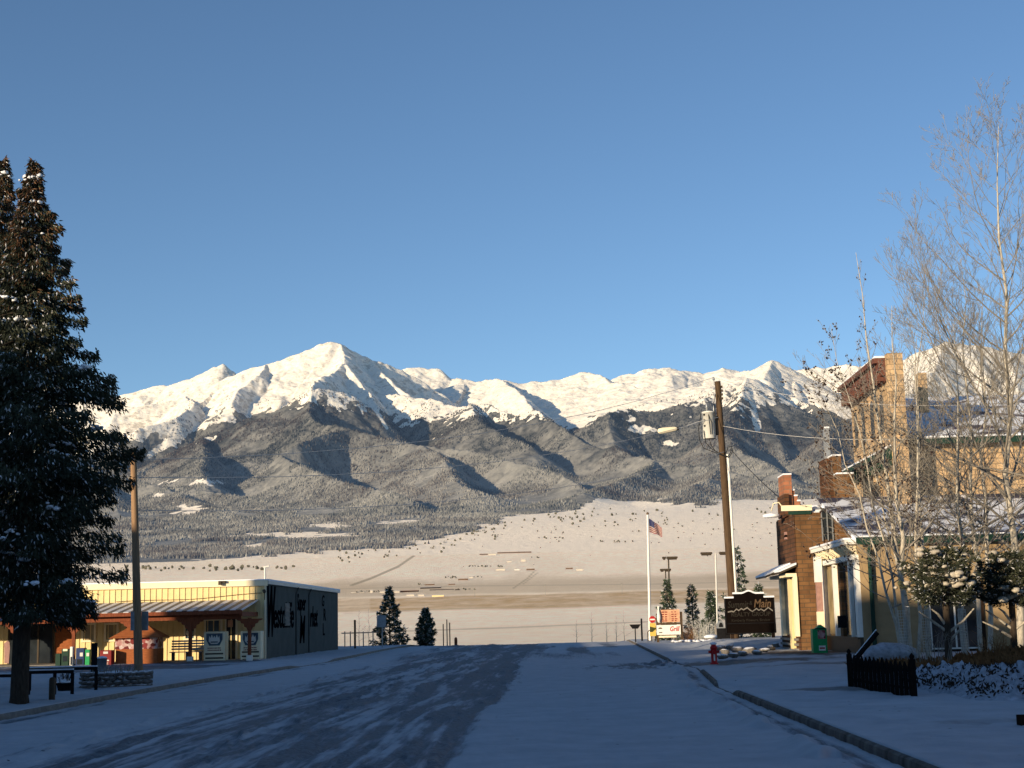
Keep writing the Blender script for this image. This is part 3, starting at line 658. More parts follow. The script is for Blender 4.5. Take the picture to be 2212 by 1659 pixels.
def side_sheet(name, side, label):
    xs = np.concatenate([[0.05, 0.075], np.linspace(0.13, 16, 330), np.geomspace(16.2, 150, 50)])
    yy = np.concatenate([np.linspace(-60, 12, 40), np.geomspace(12.1, 60, 420), np.linspace(60.2, 117, 150), np.linspace(117.5, 150, 20)])
    S, Y_ = np.meshgrid(xs, yy); X_ = (XR(Y_) + S) if side > 0 else (XL(Y_) - S)
    Z_ = kerbz(Y_, side) * sstep(40, 1.5, 0 * S) if False else kerbz(Y_, side) + (0.14 - kerbz(Y_, side)) * sstep(0.5, 3.5, S)
    Z_ = Z_ + crest(Y_) + 0.004 + sstep(0.05, 0.7, S) * 0.025 * fbm(X_ * 0.6, Y_ * 0.6, 4, 2) + sstep(0.05, 0.5, S) * 0.014 * fbm(X_ * 3, Y_ * 2.2, 4, 1, 0.65) - sstep(0.2, 0.6, S) * 0.02 * sstep(0.35, 0.6, fbm(X_ * 1.7 + 4, Y_ * 1.7, 2, 3)) + 0.02
    dirt = np.zeros(X_.shape); bare = np.zeros(X_.shape)
    if side > 0:
        def patch(cx, cy, rx, ry, a=1.0): return a * sstep(1.3, 0.5, np.hypot((X_ - cx) / rx, (Y_ - cy) / ry) + 0.5 * fbm(X_ * 1.1, Y_ * 0.7, 4, 3, 0.65))
        dirt = np.maximum(dirt, patch(10.2, 61.5, 2.6, 4.2)); dirt = np.maximum(dirt, patch(7.3, 53.5, 3.5, 2.0, 0.8))
        dirt = np.maximum(dirt, patch(7.4, 21.5, 1.5, 0.9, 0.7)); dirt = np.maximum(dirt, patch(6.0, 31.5, 1.3, 1.0, 0.6)); dirt = np.maximum(dirt, patch(8.8, 48, 2.4, 1.2, 0.6))
        bare = np.maximum(bare, patch(6.0, 54, 2.6, 2.3, 0.85))
        Z_ = Z_ + 0.30 * sstep(5.5, 9.5, S) * sstep(22, 27, Y_) * sstep(47, 42, Y_)
        Z_ = Z_ + sstep(1.2, 0.5, np.hypot((X_ - 10.6) / 4.0, (Y_ - 78) / 7.0)) * 0.35
    else:
        l = sstep(55, 60, Y_) * sstep(73.5, 72, Y_)
        bare = np.maximum(bare, l * np.clip(0.65 + 0.6 * fbm(X_ * 0.4, Y_ * 0.5, 4, 3), 0, 1) * sstep(2.5, 4.0, S))
    Z_[:, 0] -= 0.16
    T_ = np.stack([bare, dirt, dirt * 0], -1).reshape(-1, 3)
    q = grid_faces(*X_.shape)
    if side < 0: q = q[:, ::-1]
    me = mesh_np(name, np.stack([X_, Y_, Z_], -1).reshape(-1, 3), q, True, T_)
    o = link(name, me, M['street']); tag(o, label, 'pavement', kind='structure'); return o
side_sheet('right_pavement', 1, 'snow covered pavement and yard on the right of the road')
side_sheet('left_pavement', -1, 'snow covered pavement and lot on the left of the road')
for side, nm in ((1, 'right_kerb'), (-1, 'left_kerb')):
    yy = np.concatenate([np.linspace(-60, 12, 40), np.linspace(12.2, 117, 700)]); V = []; 
    XB = (XR if side > 0 else XL)(yy); kz = kerbz(yy, side); cz = crest(yy)
    nz = 0.008 * fbm(yy * 1.5, yy * 0 + side, 3, 0)
    prof = [(-0.004, -0.05), (-0.008, 0.6), (0.0, 0.92), (0.03, 0.97), (0.09, 0.97), (0.13, -0.5)]
    G = np.stack([np.stack([XB + side * (dx + nz * (dx < 0.1)), yy, cz + np.where(hz < 0, -0.05, kz * hz + 0.012 * (hz > 0.95))], -1) for dx, hz in prof], 1)
    q = grid_faces(len(yy), len(prof))
    if side < 0: q = q[:, ::-1]
    me = mesh_np(nm, G.reshape(-1, 3), q, False)
    o = link(nm, me, mat('weathered_kerb', (0.11, 0.10, 0.09), 0.9, 0.75, 1.6, (1, 1.7, 0.3), 0.4) if side > 0 else M['concrete']); tag(o, 'low concrete kerb along the road', 'kerb', kind='structure')
# ================================================================== PLANT GENERATORS
def leaf_mat(name, stops):
    m, nt, ns, lk, b = nodes_of(name)
    attr = N(nt, 'ShaderNodeAttribute', attribute_name='tone'); sp = N(nt, 'ShaderNodeSeparateColor'); lk.new(attr.outputs[0], sp.inputs[0])
    c = ramp(nt, sp.outputs[0], stops).outputs[0]; c = mixc(nt, sp.outputs[1], c, (0.16, 0.08, 0.042))
    c = mixc(nt, sp.outputs[2], c, (0.78, 0.78, 0.80))
    lk.new(c, b.inputs['Base Color']); b.inputs['Roughness'].default_value = 0.75; b.inputs['Specular IOR Level'].default_value = 0.2
    return m
M['needles'] = leaf_mat('spruce_needles', [(0.0, (0.02, 0.026, 0.017)), (0.6, (0.055, 0.064, 0.040)), (1.0, (0.13, 0.13, 0.075))])
M['farleaf'] = mat('far_juniper_foliage', (0.12, 0.115, 0.09), 0.95, 0.3, 0.6, bump=0)
M['midneedles'] = leaf_mat('young_conifer_needles', [(0.0, (0.02, 0.04, 0.025)), (0.6, (0.055, 0.085, 0.05)), (1.0, (0.11, 0.135, 0.07))])

def sprays(P, D, L, W, tone):
    """needle sprays: at points P along directions D, two crossed diamonds each"""
    n = len(P); D = D / (np.linalg.norm(D, axis=1, keepdims=True) + 1e-9)
    A = np.cross(D, rng.normal(size=(n, 3))); A /= np.linalg.norm(A, axis=1, keepdims=True) + 1e-9
    B = np.cross(D, A); Vs = []; Q = []
    for k, S in enumerate((A, B)):
        V = np.stack([P, P + D * L[:, None] * 0.4 + S * W[:, None], P + D * L[:, None], P + D * L[:, None] * 0.4 - S * W[:, None]], 1)
        Vs.append(V.reshape(-1, 3)); Q.append(np.arange(n * 4).reshape(n, 4) + k * n * 4)
    t = np.repeat(tone[:, None], 4, 1).reshape(-1, 3)
    return np.concatenate(Vs), np.concatenate(Q), np.concatenate([t, t])
def conifer(name, prof, ztop, zbot, nbr, per, L, W, droop=0.25, hang=0.7, brown=0.0, snow=0.0, trunk_r=0.2, label=None, cat='tree', loc=(0, 0, 0), group=None, mats=None, blobs=0, blobsize=0.12, ztrunk=None, seed=1, frost=0.06):
    q = np.random.default_rng(seed); zs, rs = zip(*sorted(prof))
    PP = []; DD = []; TT = []; tips = []
    for i in range(nbr):
        t = (i + q.random()) / nbr; z = zbot + (ztop - zbot) * (1 - (1 - t) ** 1.0); az_ = i * 2.399
        r = np.interp(z, zs, rs) * q.uniform(0.5, 1.14) * (1 + 0.16 * math.sin(z * 3.1 + seed) * math.sin(az_ * 2 + z * 1.3)); az = i * 2.399 + q.uniform(-0.4, 0.4)
        u = np.array([math.cos(az), math.sin(az), 0]); side = np.array([-u[1], u[0], 0])
        n = max(6, int(per * (0.25 + r / max(rs))))
        s_ = np.sqrt(q.random(n)) * 0.97 + 0.03
        lat = q.normal(0, 0.27, n) * r * (1.15 - s_) * 0.9 + q.normal(0, 0.05, n)
        zz = z - droop * r * (s_ ** 1.3) * 1.6 + 0.16 * r * s_ ** 4
        P = np.outer(s_ * r, u) + np.outer(lat, side); P[:, 2] = zz + q.normal(0, 0.035, n) * (1 + r * 0.5) - abs(lat) * 0.25
        D = np.outer(np.full(n, 0.55), u) + np.outer(lat * 1.2 / (r + .1), side) + q.normal(0, 0.35, (n, 3)); D[:, 2] -= hang * (0.6 + 0.8 * q.random(n))
        sh = q.normal(0, 0.13) + 0.15 * (zz - zz.min() > 0.3)
        tone = np.stack([np.clip(0.40 + 0.35 * s_ * 0.8 + sh + q.normal(0, 0.16, n) - 0.2, 0, 1), np.clip((q.random(n) < brown * sstep(0.62, 0.92, np.array([(z - zbot) / (ztop - zbot)]))[0] * (0.3 + s_)).astype(float) * q.uniform(0.5, 1, n), 0, 1), np.clip((q.random(n) < frost) * 0.8, 0, 1)], -1)
        PP.append(P); DD.append(D); TT.append(tone)
        for s2 in np.linspace(0.45, 0.95, 4): tips.append((u * s2 * r + side * q.normal(0, 0.12) * r + np.array([0, 0, z - droop * r * s2 ** 1.3 * 1.6 + 0.16 * r * s2 ** 4 + 0.03]), r))
    # core so that the trunk is veiled
    P = np.concatenate(PP); D = np.concatenate(DD); T = np.concatenate(TT); n = len(P)
    V, Q, C = sprays(P, D, q.uniform(0.7, 1.3, n) * L, q.uniform(0.7, 1.3, n) * W, T)
    root = empty(name, loc, 0, label, cat, group)
    me = mesh_np('crown', V, Q, False, C); link('crown', me, mats or M['needles'], root)
    mb = MB(); zt = ztop * 0.96
    mb.tube([(0, 0, -0.1), (0, 0, 0.25), (0.02, 0, zbot), (0, 0.02, (zbot + zt) / 2), (0, 0, zt)], [trunk_r * 1.25, trunk_r, trunk_r * 0.9, trunk_r * 0.55, trunk_r * 0.1], 10)
    for i in range(0, nbr, 3):          # limbs
        t = (i + 0.5) / nbr; z = zbot + (ztop - zbot) * t; r = np.interp(z, zs, rs) * 0.8; az = i * 2.399
        mb.tube([(0, 0, z), (math.cos(az) * r * 0.5, math.sin(az) * r * 0.5, z - droop * r * 0.5), (math.cos(az) * r, math.sin(az) * r, z - droop * r * 1.3)], [trunk_r * 0.14, trunk_r * 0.1, trunk_r * 0.03], 4, cap=False)
    me2 = bpy.data.meshes.new('trunk'); me2.from_pydata(mb.v, [], mb.f); me2.polygons.foreach_set('use_smooth', [True] * len(mb.f)); link('trunk', me2, M['barkdark'], root)
    if blobs:
        mb = MB(); idx = q.choice([i for i in range(len(tips)) if tips[i][0][2] > zbot * 1.02], blobs, replace=False)
        for j in idx:
            p, r = tips[j]
            for k in range(q.integers(4, 10)):
                c = p + q.normal(0, 1.0, 3) * blobsize * np.array([1, 1, 0.25]); sz = blobsize * q.uniform(0.3, 0.8)
                mb.blob(tuple(c), (sz * q.uniform(0.8, 1.3), sz * q.uniform(0.8, 1.3), sz * 0.6), int(q.integers(1e6)), n=7, m=4, rough=0.35)
        me3 = bpy.data.meshes.new('snow'); me3.from_pydata(mb.v, [], mb.f); me3.polygons.foreach_set('use_smooth', [True] * len(mb.f)); tag(link('snow', me3, M['snow'], root), kind='stuff')
    return root

def bare_tree(name, loc, H, lean=(0, 0), spread=0.5, r0=0.09, nb=26, start=0.18, up=0.75, depth=3, label=None, cat='tree', group=None, bark=None, twig=None, seed=1, leaves=0, lens=0.38, trunk_wob=0.03):
    q = random.Random(seed); tb = MB(); cb = MB(); lb = []
    pts = []; n = 9
    for i in range(n + 1):
        t = i / n; tl = t ** 1.25; pts.append(Vector((lean[0] * tl + q.uniform(-1, 1) * trunk_wob * H * 0.3 * (0 < i), lean[1] * t + q.uniform(-1, 1) * trunk_wob * H * 0.3 * (0 < i), H * t)))
    rad = [r0 * (1 - 0.93 * (i / n) ** 0.9) for i in range(n + 1)]
    tb.tube([Vector((0, 0, -0.1))] + pts, [r0 * 1.1] + rad, 8)
    def tpt(t):
        f = t * n; i = min(int(f), n - 1); return pts[i].lerp(pts[i + 1], f - i), rad[i] + (rad[i + 1] - rad[i]) * (f - i)
    def grow(p, d, L, r, dep):
        k = max(3, min(7, int(L / 0.28))); path = [p.copy()]; rr = [r]; dd = d.copy()
        for i in range(k):
            dd = (dd + Vector((q.gauss(0, 0.10), q.gauss(0, 0.10), 0.10 * up + q.gauss(0, 0.06)))).normalized()
            path.append(path[-1] + dd * L / k); rr.append(max(0.0045, r * (1 - 0.85 * (i + 1) / k)))
        cb.tube(path, rr, 4 if r > 0.02 else 3, cap=False)
        if dep > 0:
            m = int(round((2.6 + L * 1.55) * (0.9 if dep > 1 else 1.0)))
            for j in range(m):
                t = q.uniform(0.18, 0.97); f = t * k; i = min(int(f), k - 1); pp = path[i].lerp(path[i + 1], f - i)
                ax = (path[i + 1] - path[i]).normalized(); rv = Vector((q.gauss(0, 1), q.gauss(0, 1), q.gauss(0.15, 0.8))); rv = (rv - ax * rv.dot(ax)).normalized()
                nd = (ax * 0.75 + rv * q.uniform(0.45, 0.85) + Vector((0, 0, 0.12 * up))).normalized()
                grow(pp, nd, L * q.uniform(0.28, 0.5) * (1.1 - 0.5 * t), max(0.0045, rr[i] * 0.55), dep - 1)
        if leaves and dep <= 1:
            for j in range(leaves):
                if q.random() < 0.5:
                    f = q.random() * k; i = min(int(f), k - 1); lb.append(path[i].lerp(path[i + 1], f - i))
    for i in range(nb):
        t = start + (0.97 - start) * ((i + q.random()) / nb); p, r = tpt(t); az = i * 2.4 + q.uniform(-0.5, 0.5)
        el = up * (0.45 + 0.55 * t) ; d = Vector((math.cos(az), math.sin(az), 0)) * math.cos(el) + Vector((0, 0, math.sin(el)))
        L = H * lens * spread * (1.15 - t) ** 0.75 * q.uniform(0.7, 1.15) * 1.9
        grow(p, d, L, max(0.008, r * 0.5), depth - 1 if L > 0.7 else depth - 2)
    root = empty(name, loc, q.uniform(0, 6), label, cat, group)
    root.rotation_euler.z = 0
    for nm, b_, mt in (('trunk', tb, bark or M['barkpale']), ('crown', cb, twig or M['barkgrey'])):
        me = bpy.data.meshes.new(nm); me.from_pydata([tuple(v) for v in b_.v], [], b_.f); me.polygons.foreach_set('use_smooth', [True] * len(b_.f)); link(nm, me, mt, root)
    if lb:
        P = np.array([tuple(p) for p in lb]); nn = len(P); V, Q, C = sprays(P, rng.normal(size=(nn, 3)) + np.array([0, 0, -0.8]), rng.uniform(0.05, 0.10, nn), rng.uniform(0.02, 0.035, nn), np.zeros((nn, 3)))
        me = mesh_np('leaves', V, Q, False); link('leaves', me, M['deadleaf'], root)
    return root
# ================================================================== LEFT SIDE
# --- the yellow store
SX, SY, SB, SL = -14.45, 74.0, 98.8, -34.0        # right corner x, front y, rear y, left x
st = empty('store_building', (SX, SY, 0), label='long low cream board-and-batten store with a porch and a dark lettered side wall', cat='building')
w = MB(); w.box(SL, SX, SY, SB, 0, 3.85); w.build('wall', M['cream'], st)
w = MB()
x = SL
while x < SX - 0.1:
    w.box(x, x + 0.045, SY - 0.035, SY + 0.01, 0.05, 3.72); x += 0.293
w.build('battens', M['cream'], st)
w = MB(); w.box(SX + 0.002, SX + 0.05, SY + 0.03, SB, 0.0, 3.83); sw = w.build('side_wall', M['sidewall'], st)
w = MB(); w.box(SL - 0.1, SX + 0.16, SY - 0.14, SY + 0.02, 3.74, 4.02); w.box(SX + 0.0, SX + 0.09, SY - 0.09, SY + 0.03, 0, 3.74)
w.build('fascia', M['creamtrim'], st, 0.01)
w = MB(); w.box(SX + 0.05, SX + 0.2, SY + 0.03, SB + 0.1, 3.83, 4.0); w.build('side_gutter', M['greypaint'], st, 0.01)
w = MB(); w.box(SL, SX + 0.2, SY + 0.03, SB + 0.12, 4.0, 4.08); w.box(SL - 0.1, SX + 0.16, SY - 0.14, SY + 0.03, 4.023, 4.05); w.build('roof', M['snow'], st)
# porch
PY = 70.6
w = MB()
w.prism([(SL, SY - 0.04, 3.02), (SL, PY - 0.45, 2.50), (SL, PY - 0.45, 2.56), (SL, SY - 0.04, 3.08)], (SX - SL - 0.3, 0, 0))
m_pr, nt, ns, lk, b = nodes_of('ribbed_porch_roof_with_snow')
wv = nt.nodes.new('ShaderNodeTexWave'); wv.inputs['Scale'].default_value = 0.62; wv.inputs['Distortion'].default_value = 1.2; wv.inputs['Detail'].default_value = 2
lk.new(coords(nt, (1, 0.35, 0.1)), wv.inputs[0]); rc = ramp(nt, wv.outputs[0], [(0.40, (0.10, 0.085, 0.075)), (0.55, (0.60, 0.60, 0.62))])
lk.new(rc.outputs[0], b.inputs['Base Color'])
pr = w.build('porch_roof', m_pr, st)
w = MB(); w.box(SL, SX - 0.3, PY - 0.47, PY - 0.43, 2.36, 2.53); w.box(SL, SX - 0.45, PY - 0.08, PY + 0.08, 2.12, 2.38); w.box(SX - 0.44, SX - 0.32, PY - 0.4, SY - 0.05, 2.25, 2.46)
w.build('porch_beam', M['rust'], st)
w = MB(); w.box(SL, SX - 0.2, PY - 0.25, SY, 0.02, 0.2); w.build('porch_floor', M['concrete'], st)
for px in (-70, 34, 159, 286, 411, 539):
    X = gx(px, PY); w = MB(); w.box(X - 0.075, X + 0.075, PY - 0.075, PY + 0.075, 0.42, 2.16); p = w.build('porch_post', M['rust'], st)
    w = MB(); w.box(X - 0.13, X + 0.13, PY - 0.13, PY + 0.13, 0.0, 0.42); w.build('footing', M['white'], p)
    for s_ in (-1, 1):
        w = MB(); P = [(X + s_ * 0.076, PY - 0.04, 2.12)] + [(X + s_ * (0.076 + a), PY - 0.04, b_) for a, b_ in ((0.55, 2.12), (0.5, 2.05), (0.36, 2.02), (0.33, 1.93), (0.2, 1.88), (0.17, 1.75), (0.07, 1.7), (0.0, 1.55))]
        if s_ > 0: P = P[::-1]
        w.prism(P, (0, 0.08, 0)); w.build('bracket', M['rust'], p)
def win(x0, x1, z0, z1, y, parent, gm='glass', fw=0.1, fm='creamtrim'):
    w = MB(); w.box(x0, x1, y - 0.015, y, z0, z1); g = w.build('window', M[gm], parent)
    w = MB()
    for a in ((x0 - fw, x0, z0 - fw, z1 + fw), (x1, x1 + fw, z0 - fw, z1 + fw), (x0, x1, z0 - fw, z0), (x0, x1, z1, z1 + fw)): w.box(a[0], a[1], y - 0.07, y, a[2], a[3])
    w.build('frame', M[fm], g); return g
def sx_(px): return gx(px, SY)
def sz_(px, py): return at(px, py, SY)[2]
for a, b_, c, d_ in ((180, 203, 1383, 1350), (229, 252, 1382, 1350)): win(sx_(a), sx_(b_), sz_(a, c), sz_(a, d_), SY, st, 'tanblind')
g1 = win(sx_(401), sx_(419), sz_(401, 1379), sz_(401, 1346), SY, st, 'bluepanel'); w = MB(); w.lathe((0, 0, 0), [(0.0, 0), (0.19, 0.0), (0.19, 0.01), (0, 0.01)], 20)
c0 = (sx_(410), SY - 0.03, sz_(410, 1367)); w.v = [(c0[0] + a, c0[1] - c_, c0[2] + b_) for a, b_, c_ in w.v]; w.build('round_poster', M['white'], g1)
g1 = win(sx_(445), sx_(476), sz_(445, 1379), sz_(445, 1341), SY, st, 'bluepanel'); 
w = MB(); w.box(sx_(449), sx_(472), SY - 0.03, SY - 0.018, sz_(450, 1376), sz_(450, 1364)); w.build('poster', M['white'], g1)
w = MB(); w.box(sx_(489), sx_(509), SY - 0.03, SY, 0.2, 2.25); dr = w.build('door', M['glass'], st)
w = MB(); w.box(sx_(486), sx_(489), SY - 0.07, SY, 0.2, 2.35); w.box(sx_(509), sx_(513), SY - 0.07, SY, 0.2, 2.35); w.box(sx_(489), sx_(509), SY - 0.07, SY, 2.25, 2.35); w.build('frame', M['creamtrim'], dr)
w = MB(); w.box(sx_(492), sx_(503), SY - 0.045, SY - 0.031, 1.75, 2.1); w.build('poster', M['peach'], dr)
w = MB(); w.box(sx_(119), sx_(158), SY - 0.06, SY - 0.036, 0.2, 2.0); w.build('brown_panel', M['red_wood'], st)
w = MB(); w.box(sx_(20), sx_(116), SY - 0.09, SY - 0.036, 0.2, 2.15); dk = w.build('entrance', M['glass'], st)
w = MB(); [w.box(sx_(a), sx_(a) + 0.08, SY - 0.12, SY - 0.091, 0.2, 2.2) for a in (18, 48, 82, 114)]; w.build('frame', M['bronze'], dk)
# side wall bits
for py_ in (82.6, 86.9):
    w = MB(); w.tube([(SX + 0.22, py_, 3.85), (SX + 0.1, py_ + 0.02, 3.5), (SX + 0.1, py_ + 0.02, 0.15)], 0.05, 8); w.build('downspout', M['sidewall'], st)
w = MB(); w.box(SX + 0.05, SX + 0.09, 79.2, 80.6, 1.75, 2.95); [w.box(SX + 0.09, SX + 0.12, 79.25, 80.55, z, z + 0.09) for z in (1.8, 2.02, 2.24, 2.46, 2.68)]; w.build('vent_grille', M['concrete'], st)
X_ = SX + 0.052
def wtxt(t, size, y, z, sx=1.0, shear=0.2, name='lettering'):
    o = text_obj(name, t, size, face_road(X_, y, z), M['ink'], sw, shear, 0.01, sx, 'LEFT', 0.012 * size)
    bm_ = bmesh.new(); bm_.from_mesh(o.data); src = list(bm_.verts) + list(bm_.edges) + list(bm_.faces)
    for k in (1,):
        r_ = bmesh.ops.duplicate(bm_, geom=src); bmesh.ops.translate(bm_, verts=[v for v in r_['geom'] if isinstance(v, bmesh.types.BMVert)], vec=(0.002 * k, 0.05 * size * k, 0.0))
    bm_.to_mesh(o.data); bm_.free(); return o
wtxt('W', 3.6, 74.15, 2.35, 0.55); wtxt('estcliffe', 1.9, 76.0, 2.25, 1.02); wtxt('Super', 1.3, 82.9, 3.0, 0.98)
wtxt('M', 2.2, 83.8, 1.45, 1.0); wtxt('arket', 1.7, 86.9, 2.2, 0.9); wtxt('G', 0.95, 91.8, 3.2, 1.5); wtxt('R', 1.05, 92.5, 2.35, 1.6, 0); wtxt('L', 1.05, 92.2, 1.45, 1.6, 0)
# roof vents
for px, y0, h in ((262, 80, 0.35), (572, 84, 0.95)):
    X = gx(px, y0); w = MB(); w.tube([(X, y0, 4.0), (X, y0, 4.1 + h)], 0.06, 8); 
    if h > 0.5: w.tube([(X - 0.12, y0, 4.12 + h), (X + 0.25, y0, 4.16 + h)], 0.07, 8)
    w.build('roof_vent', M['greypaint'], st)
w = MB(); w.tube([(sx_(572), SY - 0.15, 3.45), (sx_(572), SY - 0.25, 3.5)], 0.09, 8); w.tube([(sx_(572), SY - 0.1, 3.4), (sx_(572), SY - 0.1, 3.05)], 0.02, 6); w.build('wall_lamp', M['bronze'], st)
w = MB(); w.obox((gx(480, SY - 0.1), SY - 0.2, 3.98), (0.35, 0.2, 0.10)); w.obox((gx(477, SY), SY - 0.3, 3.9), (0.14, 0.14, 0.14)); w.build('floodlight', M['bronze'], st)
w = MB(); w.tube([(sx_(250) + (sx_(565) - sx_(250)) * t, SY - 0.05, 3.13 + 0.25 * t * t + 0.03 * math.sin(t * 9)) for t in np.linspace(0, 1, 20)], 0.013, 4); w.build('wall_cable', M['bronze'], st)

# --- cedar kiosk in front of the porch
KY = 69.6; kx0, kx1 = gx(250, KY), gx(339, KY)
ki = empty('garden_kiosk', ((kx0 + kx1) / 2, KY, 0), label='orange cedar kiosk with a hipped roof and red and white flower pictures below it', cat='kiosk')
kz = lambda y: at(295, y, KY)[2]
w = MB(); w.box(kx0, kx1, KY, KY + 1.2, kz(1435), kz(1402)); w.build('base', M['red_wood'], ki)
m_fl, nt, ns, lk, b = nodes_of('flower_picture_panel')
vo = nt.nodes.new('ShaderNodeTexVoronoi'); vo.inputs['Scale'].default_value = 5.5; lk.new(coords(nt, (1, 1, 1)), vo.inputs[0])
nz = noise_n(nt, 6, 3, 0.6, coords(nt))
c = ramp(nt, vo.outputs['Color'], [(0.2, (0.10, 0.012, 0.012)), (0.42, (0.35, 0.04, 0.04)), (0.52, (0.70, 0.40, 0.38)), (0.75, (0.85, 0.74, 0.70))]).outputs[0]
lk.new(mixc(nt, nz.outputs[0], c, (0.12, 0.02, 0.02)), b.inputs['Base Color'])
w = MB(); w.box(kx0 - 0.05, kx1 - 0.0, KY + 0.05, KY + 1.15, kz(1402), kz(1378)); w.build('picture_panel', m_fl, ki)
w = MB(); cx = (kx0 + kx1) / 2; zr = kz(1378); ov = 0.28
A = [(kx0 - ov, KY - 0.25, zr), (kx1 + ov, KY - 0.25, zr), (kx1 + ov, KY + 1.45, zr), (kx0 - ov, KY + 1.45, zr)]
T1, T2 = (cx - 0.35, KY + 0.6, kz(1350)), (cx + 0.35, KY + 0.6, kz(1350))
w.add(A + [T1, T2], [(0, 1, 5, 4), (1, 2, 5), (2, 3, 4, 5), (3, 0, 4), (3, 2, 1, 0)]); w.build('roof', M['red_wood'], ki)
for a in (kx0, cx, kx1 - 0.09): w = MB(); w.box(a, a + 0.09, KY + 0.05, KY + 0.14, 0.1, kz(1435)); w.build('foot', M['white'], ki)

# --- bench
BY = 71.6
be = empty('bench', (gx(400, BY), BY, 0.18), label='weathered grey slatted bench under the store porch', cat='bench')
bx0, bx1 = gx(366, BY), gx(436, BY)
w = MB(); [w.box(bx0, bx1, BY + 0.36 + i * 0.02, BY + 0.40 + i * 0.02, 0.72 + i * 0.125, 0.80 + i * 0.125) for i in range(4)]; w.build('backrest', M['steel'], be)
w = MB(); [w.box(bx0, bx1, BY - 0.02 + i * 0.12, BY + 0.07 + i * 0.12, 0.60, 0.64) for i in range(3)]; w.build('seat', M['steel'], be)
for a in (bx0 + 0.1, (bx0 + bx1) / 2, bx1 - 0.15):
    for dy_ in (0, 0.34): w = MB(); w.box(a, a + 0.07, BY + dy_, BY + dy_ + 0.06, 0.18, 0.6); w.build('leg', M['stone'], be)

# --- two ice freezers
IY = 71.2
def freezer(px0, px1, pt, pb, label):
    x0, x1 = gx(px0, IY), gx(px1, IY); z0, z1 = at(px0, pb, IY)[2] + 0.06, at(px0, pt, IY)[2]
    f = empty('ice_freezer', ((x0 + x1) / 2, IY, 0.2), label=label, cat='ice freezer', group='ice freezers on the porch')
    W = x1 - x0; H = z1 - z0; cx = (x0 + x1) / 2
    w = MB(); w.box(x0, x1, IY, IY + 0.75, z0, z1); w.build('body', M['creamtrim'], f, 0.02)
    w = MB(); w.prism([(x0 + 0.12, IY - 0.012, z1 - 0.08), (x0 + 0.12, IY - 0.012, z1 - 0.38), (cx - 0.25, IY - 0.012, z1 - 0.66), (cx + 0.25, IY - 0.012, z1 - 0.66), (x1 - 0.12, IY - 0.012, z1 - 0.38), (x1 - 0.12, IY - 0.012, z1 - 0.08)], (0, 0.01, 0)); pn = w.build('blue_panel', M['bluepanel'], f)
    w = MB(); P = []
    for k in range(5): P += [(cx - 0.24 + k * 0.12, IY - 0.03, z1 - 0.30 + (0.1 if k % 2 == 0 else 0.16)), (cx - 0.18 + k * 0.12, IY - 0.03, z1 - 0.30)]
    P = [(cx - 0.27, IY - 0.03, z1 - 0.45)] + P[:-1] + [(cx + 0.27, IY - 0.03, z1 - 0.45), (cx + 0.15, IY - 0.03, z1 - 0.58), (cx - 0.15, IY - 0.03, z1 - 0.58)]
    w.prism(P, (0, 0.012, 0)); w.build('ice_emblem', M['greypaint'], pn)
    w = MB(); w.box(cx - 0.17, cx + 0.17, IY - 0.036, IY - 0.031, z1 - 0.52, z1 - 0.46); w.build('emblem_band', M['bluepanel'], pn)
    w = MB()
    q = random.Random(int(px0))
    for zz in (z1 - 0.80, z1 - 0.90):
        w = MB()
        a = cx - 0.32
        while a < cx + 0.3: l = q.uniform(0.03, 0.07); w.box(a, a + l, IY - 0.01, IY - 0.002, zz, zz + 0.05); a += l + 0.02
        w.build('lettering', M['redframe'], f)
    w = MB(); [w.box(x0 + 0.08, x1 - 0.08, IY - 0.012, IY - 0.002, z0 + a, z0 + a + 0.07) for a in (0.10, 0.30)]; w.build('grille', M['bronze'], f)
    for a in (x0 + 0.02, x1 - 0.1): w = MB(); w.box(a, a + 0.08, IY + 0.02, IY + 0.1, 0.2, z0); w.build('leg', M['white'], f)
freezer(440, 486, 1365, 1431, 'white ice freezer with a blue ice emblem between the bench and the store door')
freezer(519, 563, 1364, 1427, 'white ice freezer behind the last porch post by the store corner')

# --- things standing along the porch
def boxthing(name, px0, px1, pt, pb, Y, dep, m, label, cat, extra=None, group=None, z0=None):
    x0, x1 = gx(px0, Y), gx(px1, Y); za, zb = (at(px0, pb, Y)[2] if z0 is None else z0), at(px0, pt, Y)[2]
    e = empty(name, ((x0 + x1) / 2, Y, za), label=label, cat=cat, group=group); w = MB(); w.box(x0, x1, Y, Y + dep, za, zb); w.build('body', M[m], e, 0.02)
    if extra:
        for nm, (a, b_, c, d_), mm in extra:
            w = MB(); w.box(x0 + (x1 - x0) * a, x0 + (x1 - x0) * b_, Y - 0.012, Y - 0.001, za + (zb - za) * c, za + (zb - za) * d_); w.build(nm, M[mm], e)
    return e
boxthing('newspaper_box', 164, 182, 1400, 1436, 69.3, 0.4, 'blue', 'navy blue newspaper box with a pale emblem beside the green one', 'newspaper box', [('emblem', (0.5, 0.85, 0.55, 0.75), 'greypaint'), ('window', (0.15, 0.8, 0.12, 0.4), 'glass')], z0=0.1)
boxthing('newspaper_box', 184, 194, 1403, 1436, 69.3, 0.4, 'green', 'bright green narrow newspaper box right of the navy one', 'newspaper box', [('emblem', (0.3, 0.9, 0.6, 0.8), 'greypaint')], z0=0.1)
boxthing('newspaper_box', 133, 149, 1402, 1436, 69.6, 0.4, 'darkgreen', 'dark green newspaper box with a cream cap in front of the brown panel', 'newspaper box', [('cap', (0.2, 0.8, 0.88, 1.0), 'creamtrim'), ('window', (0.2, 0.8, 0.3, 0.6), 'glass')], z0=0.1)
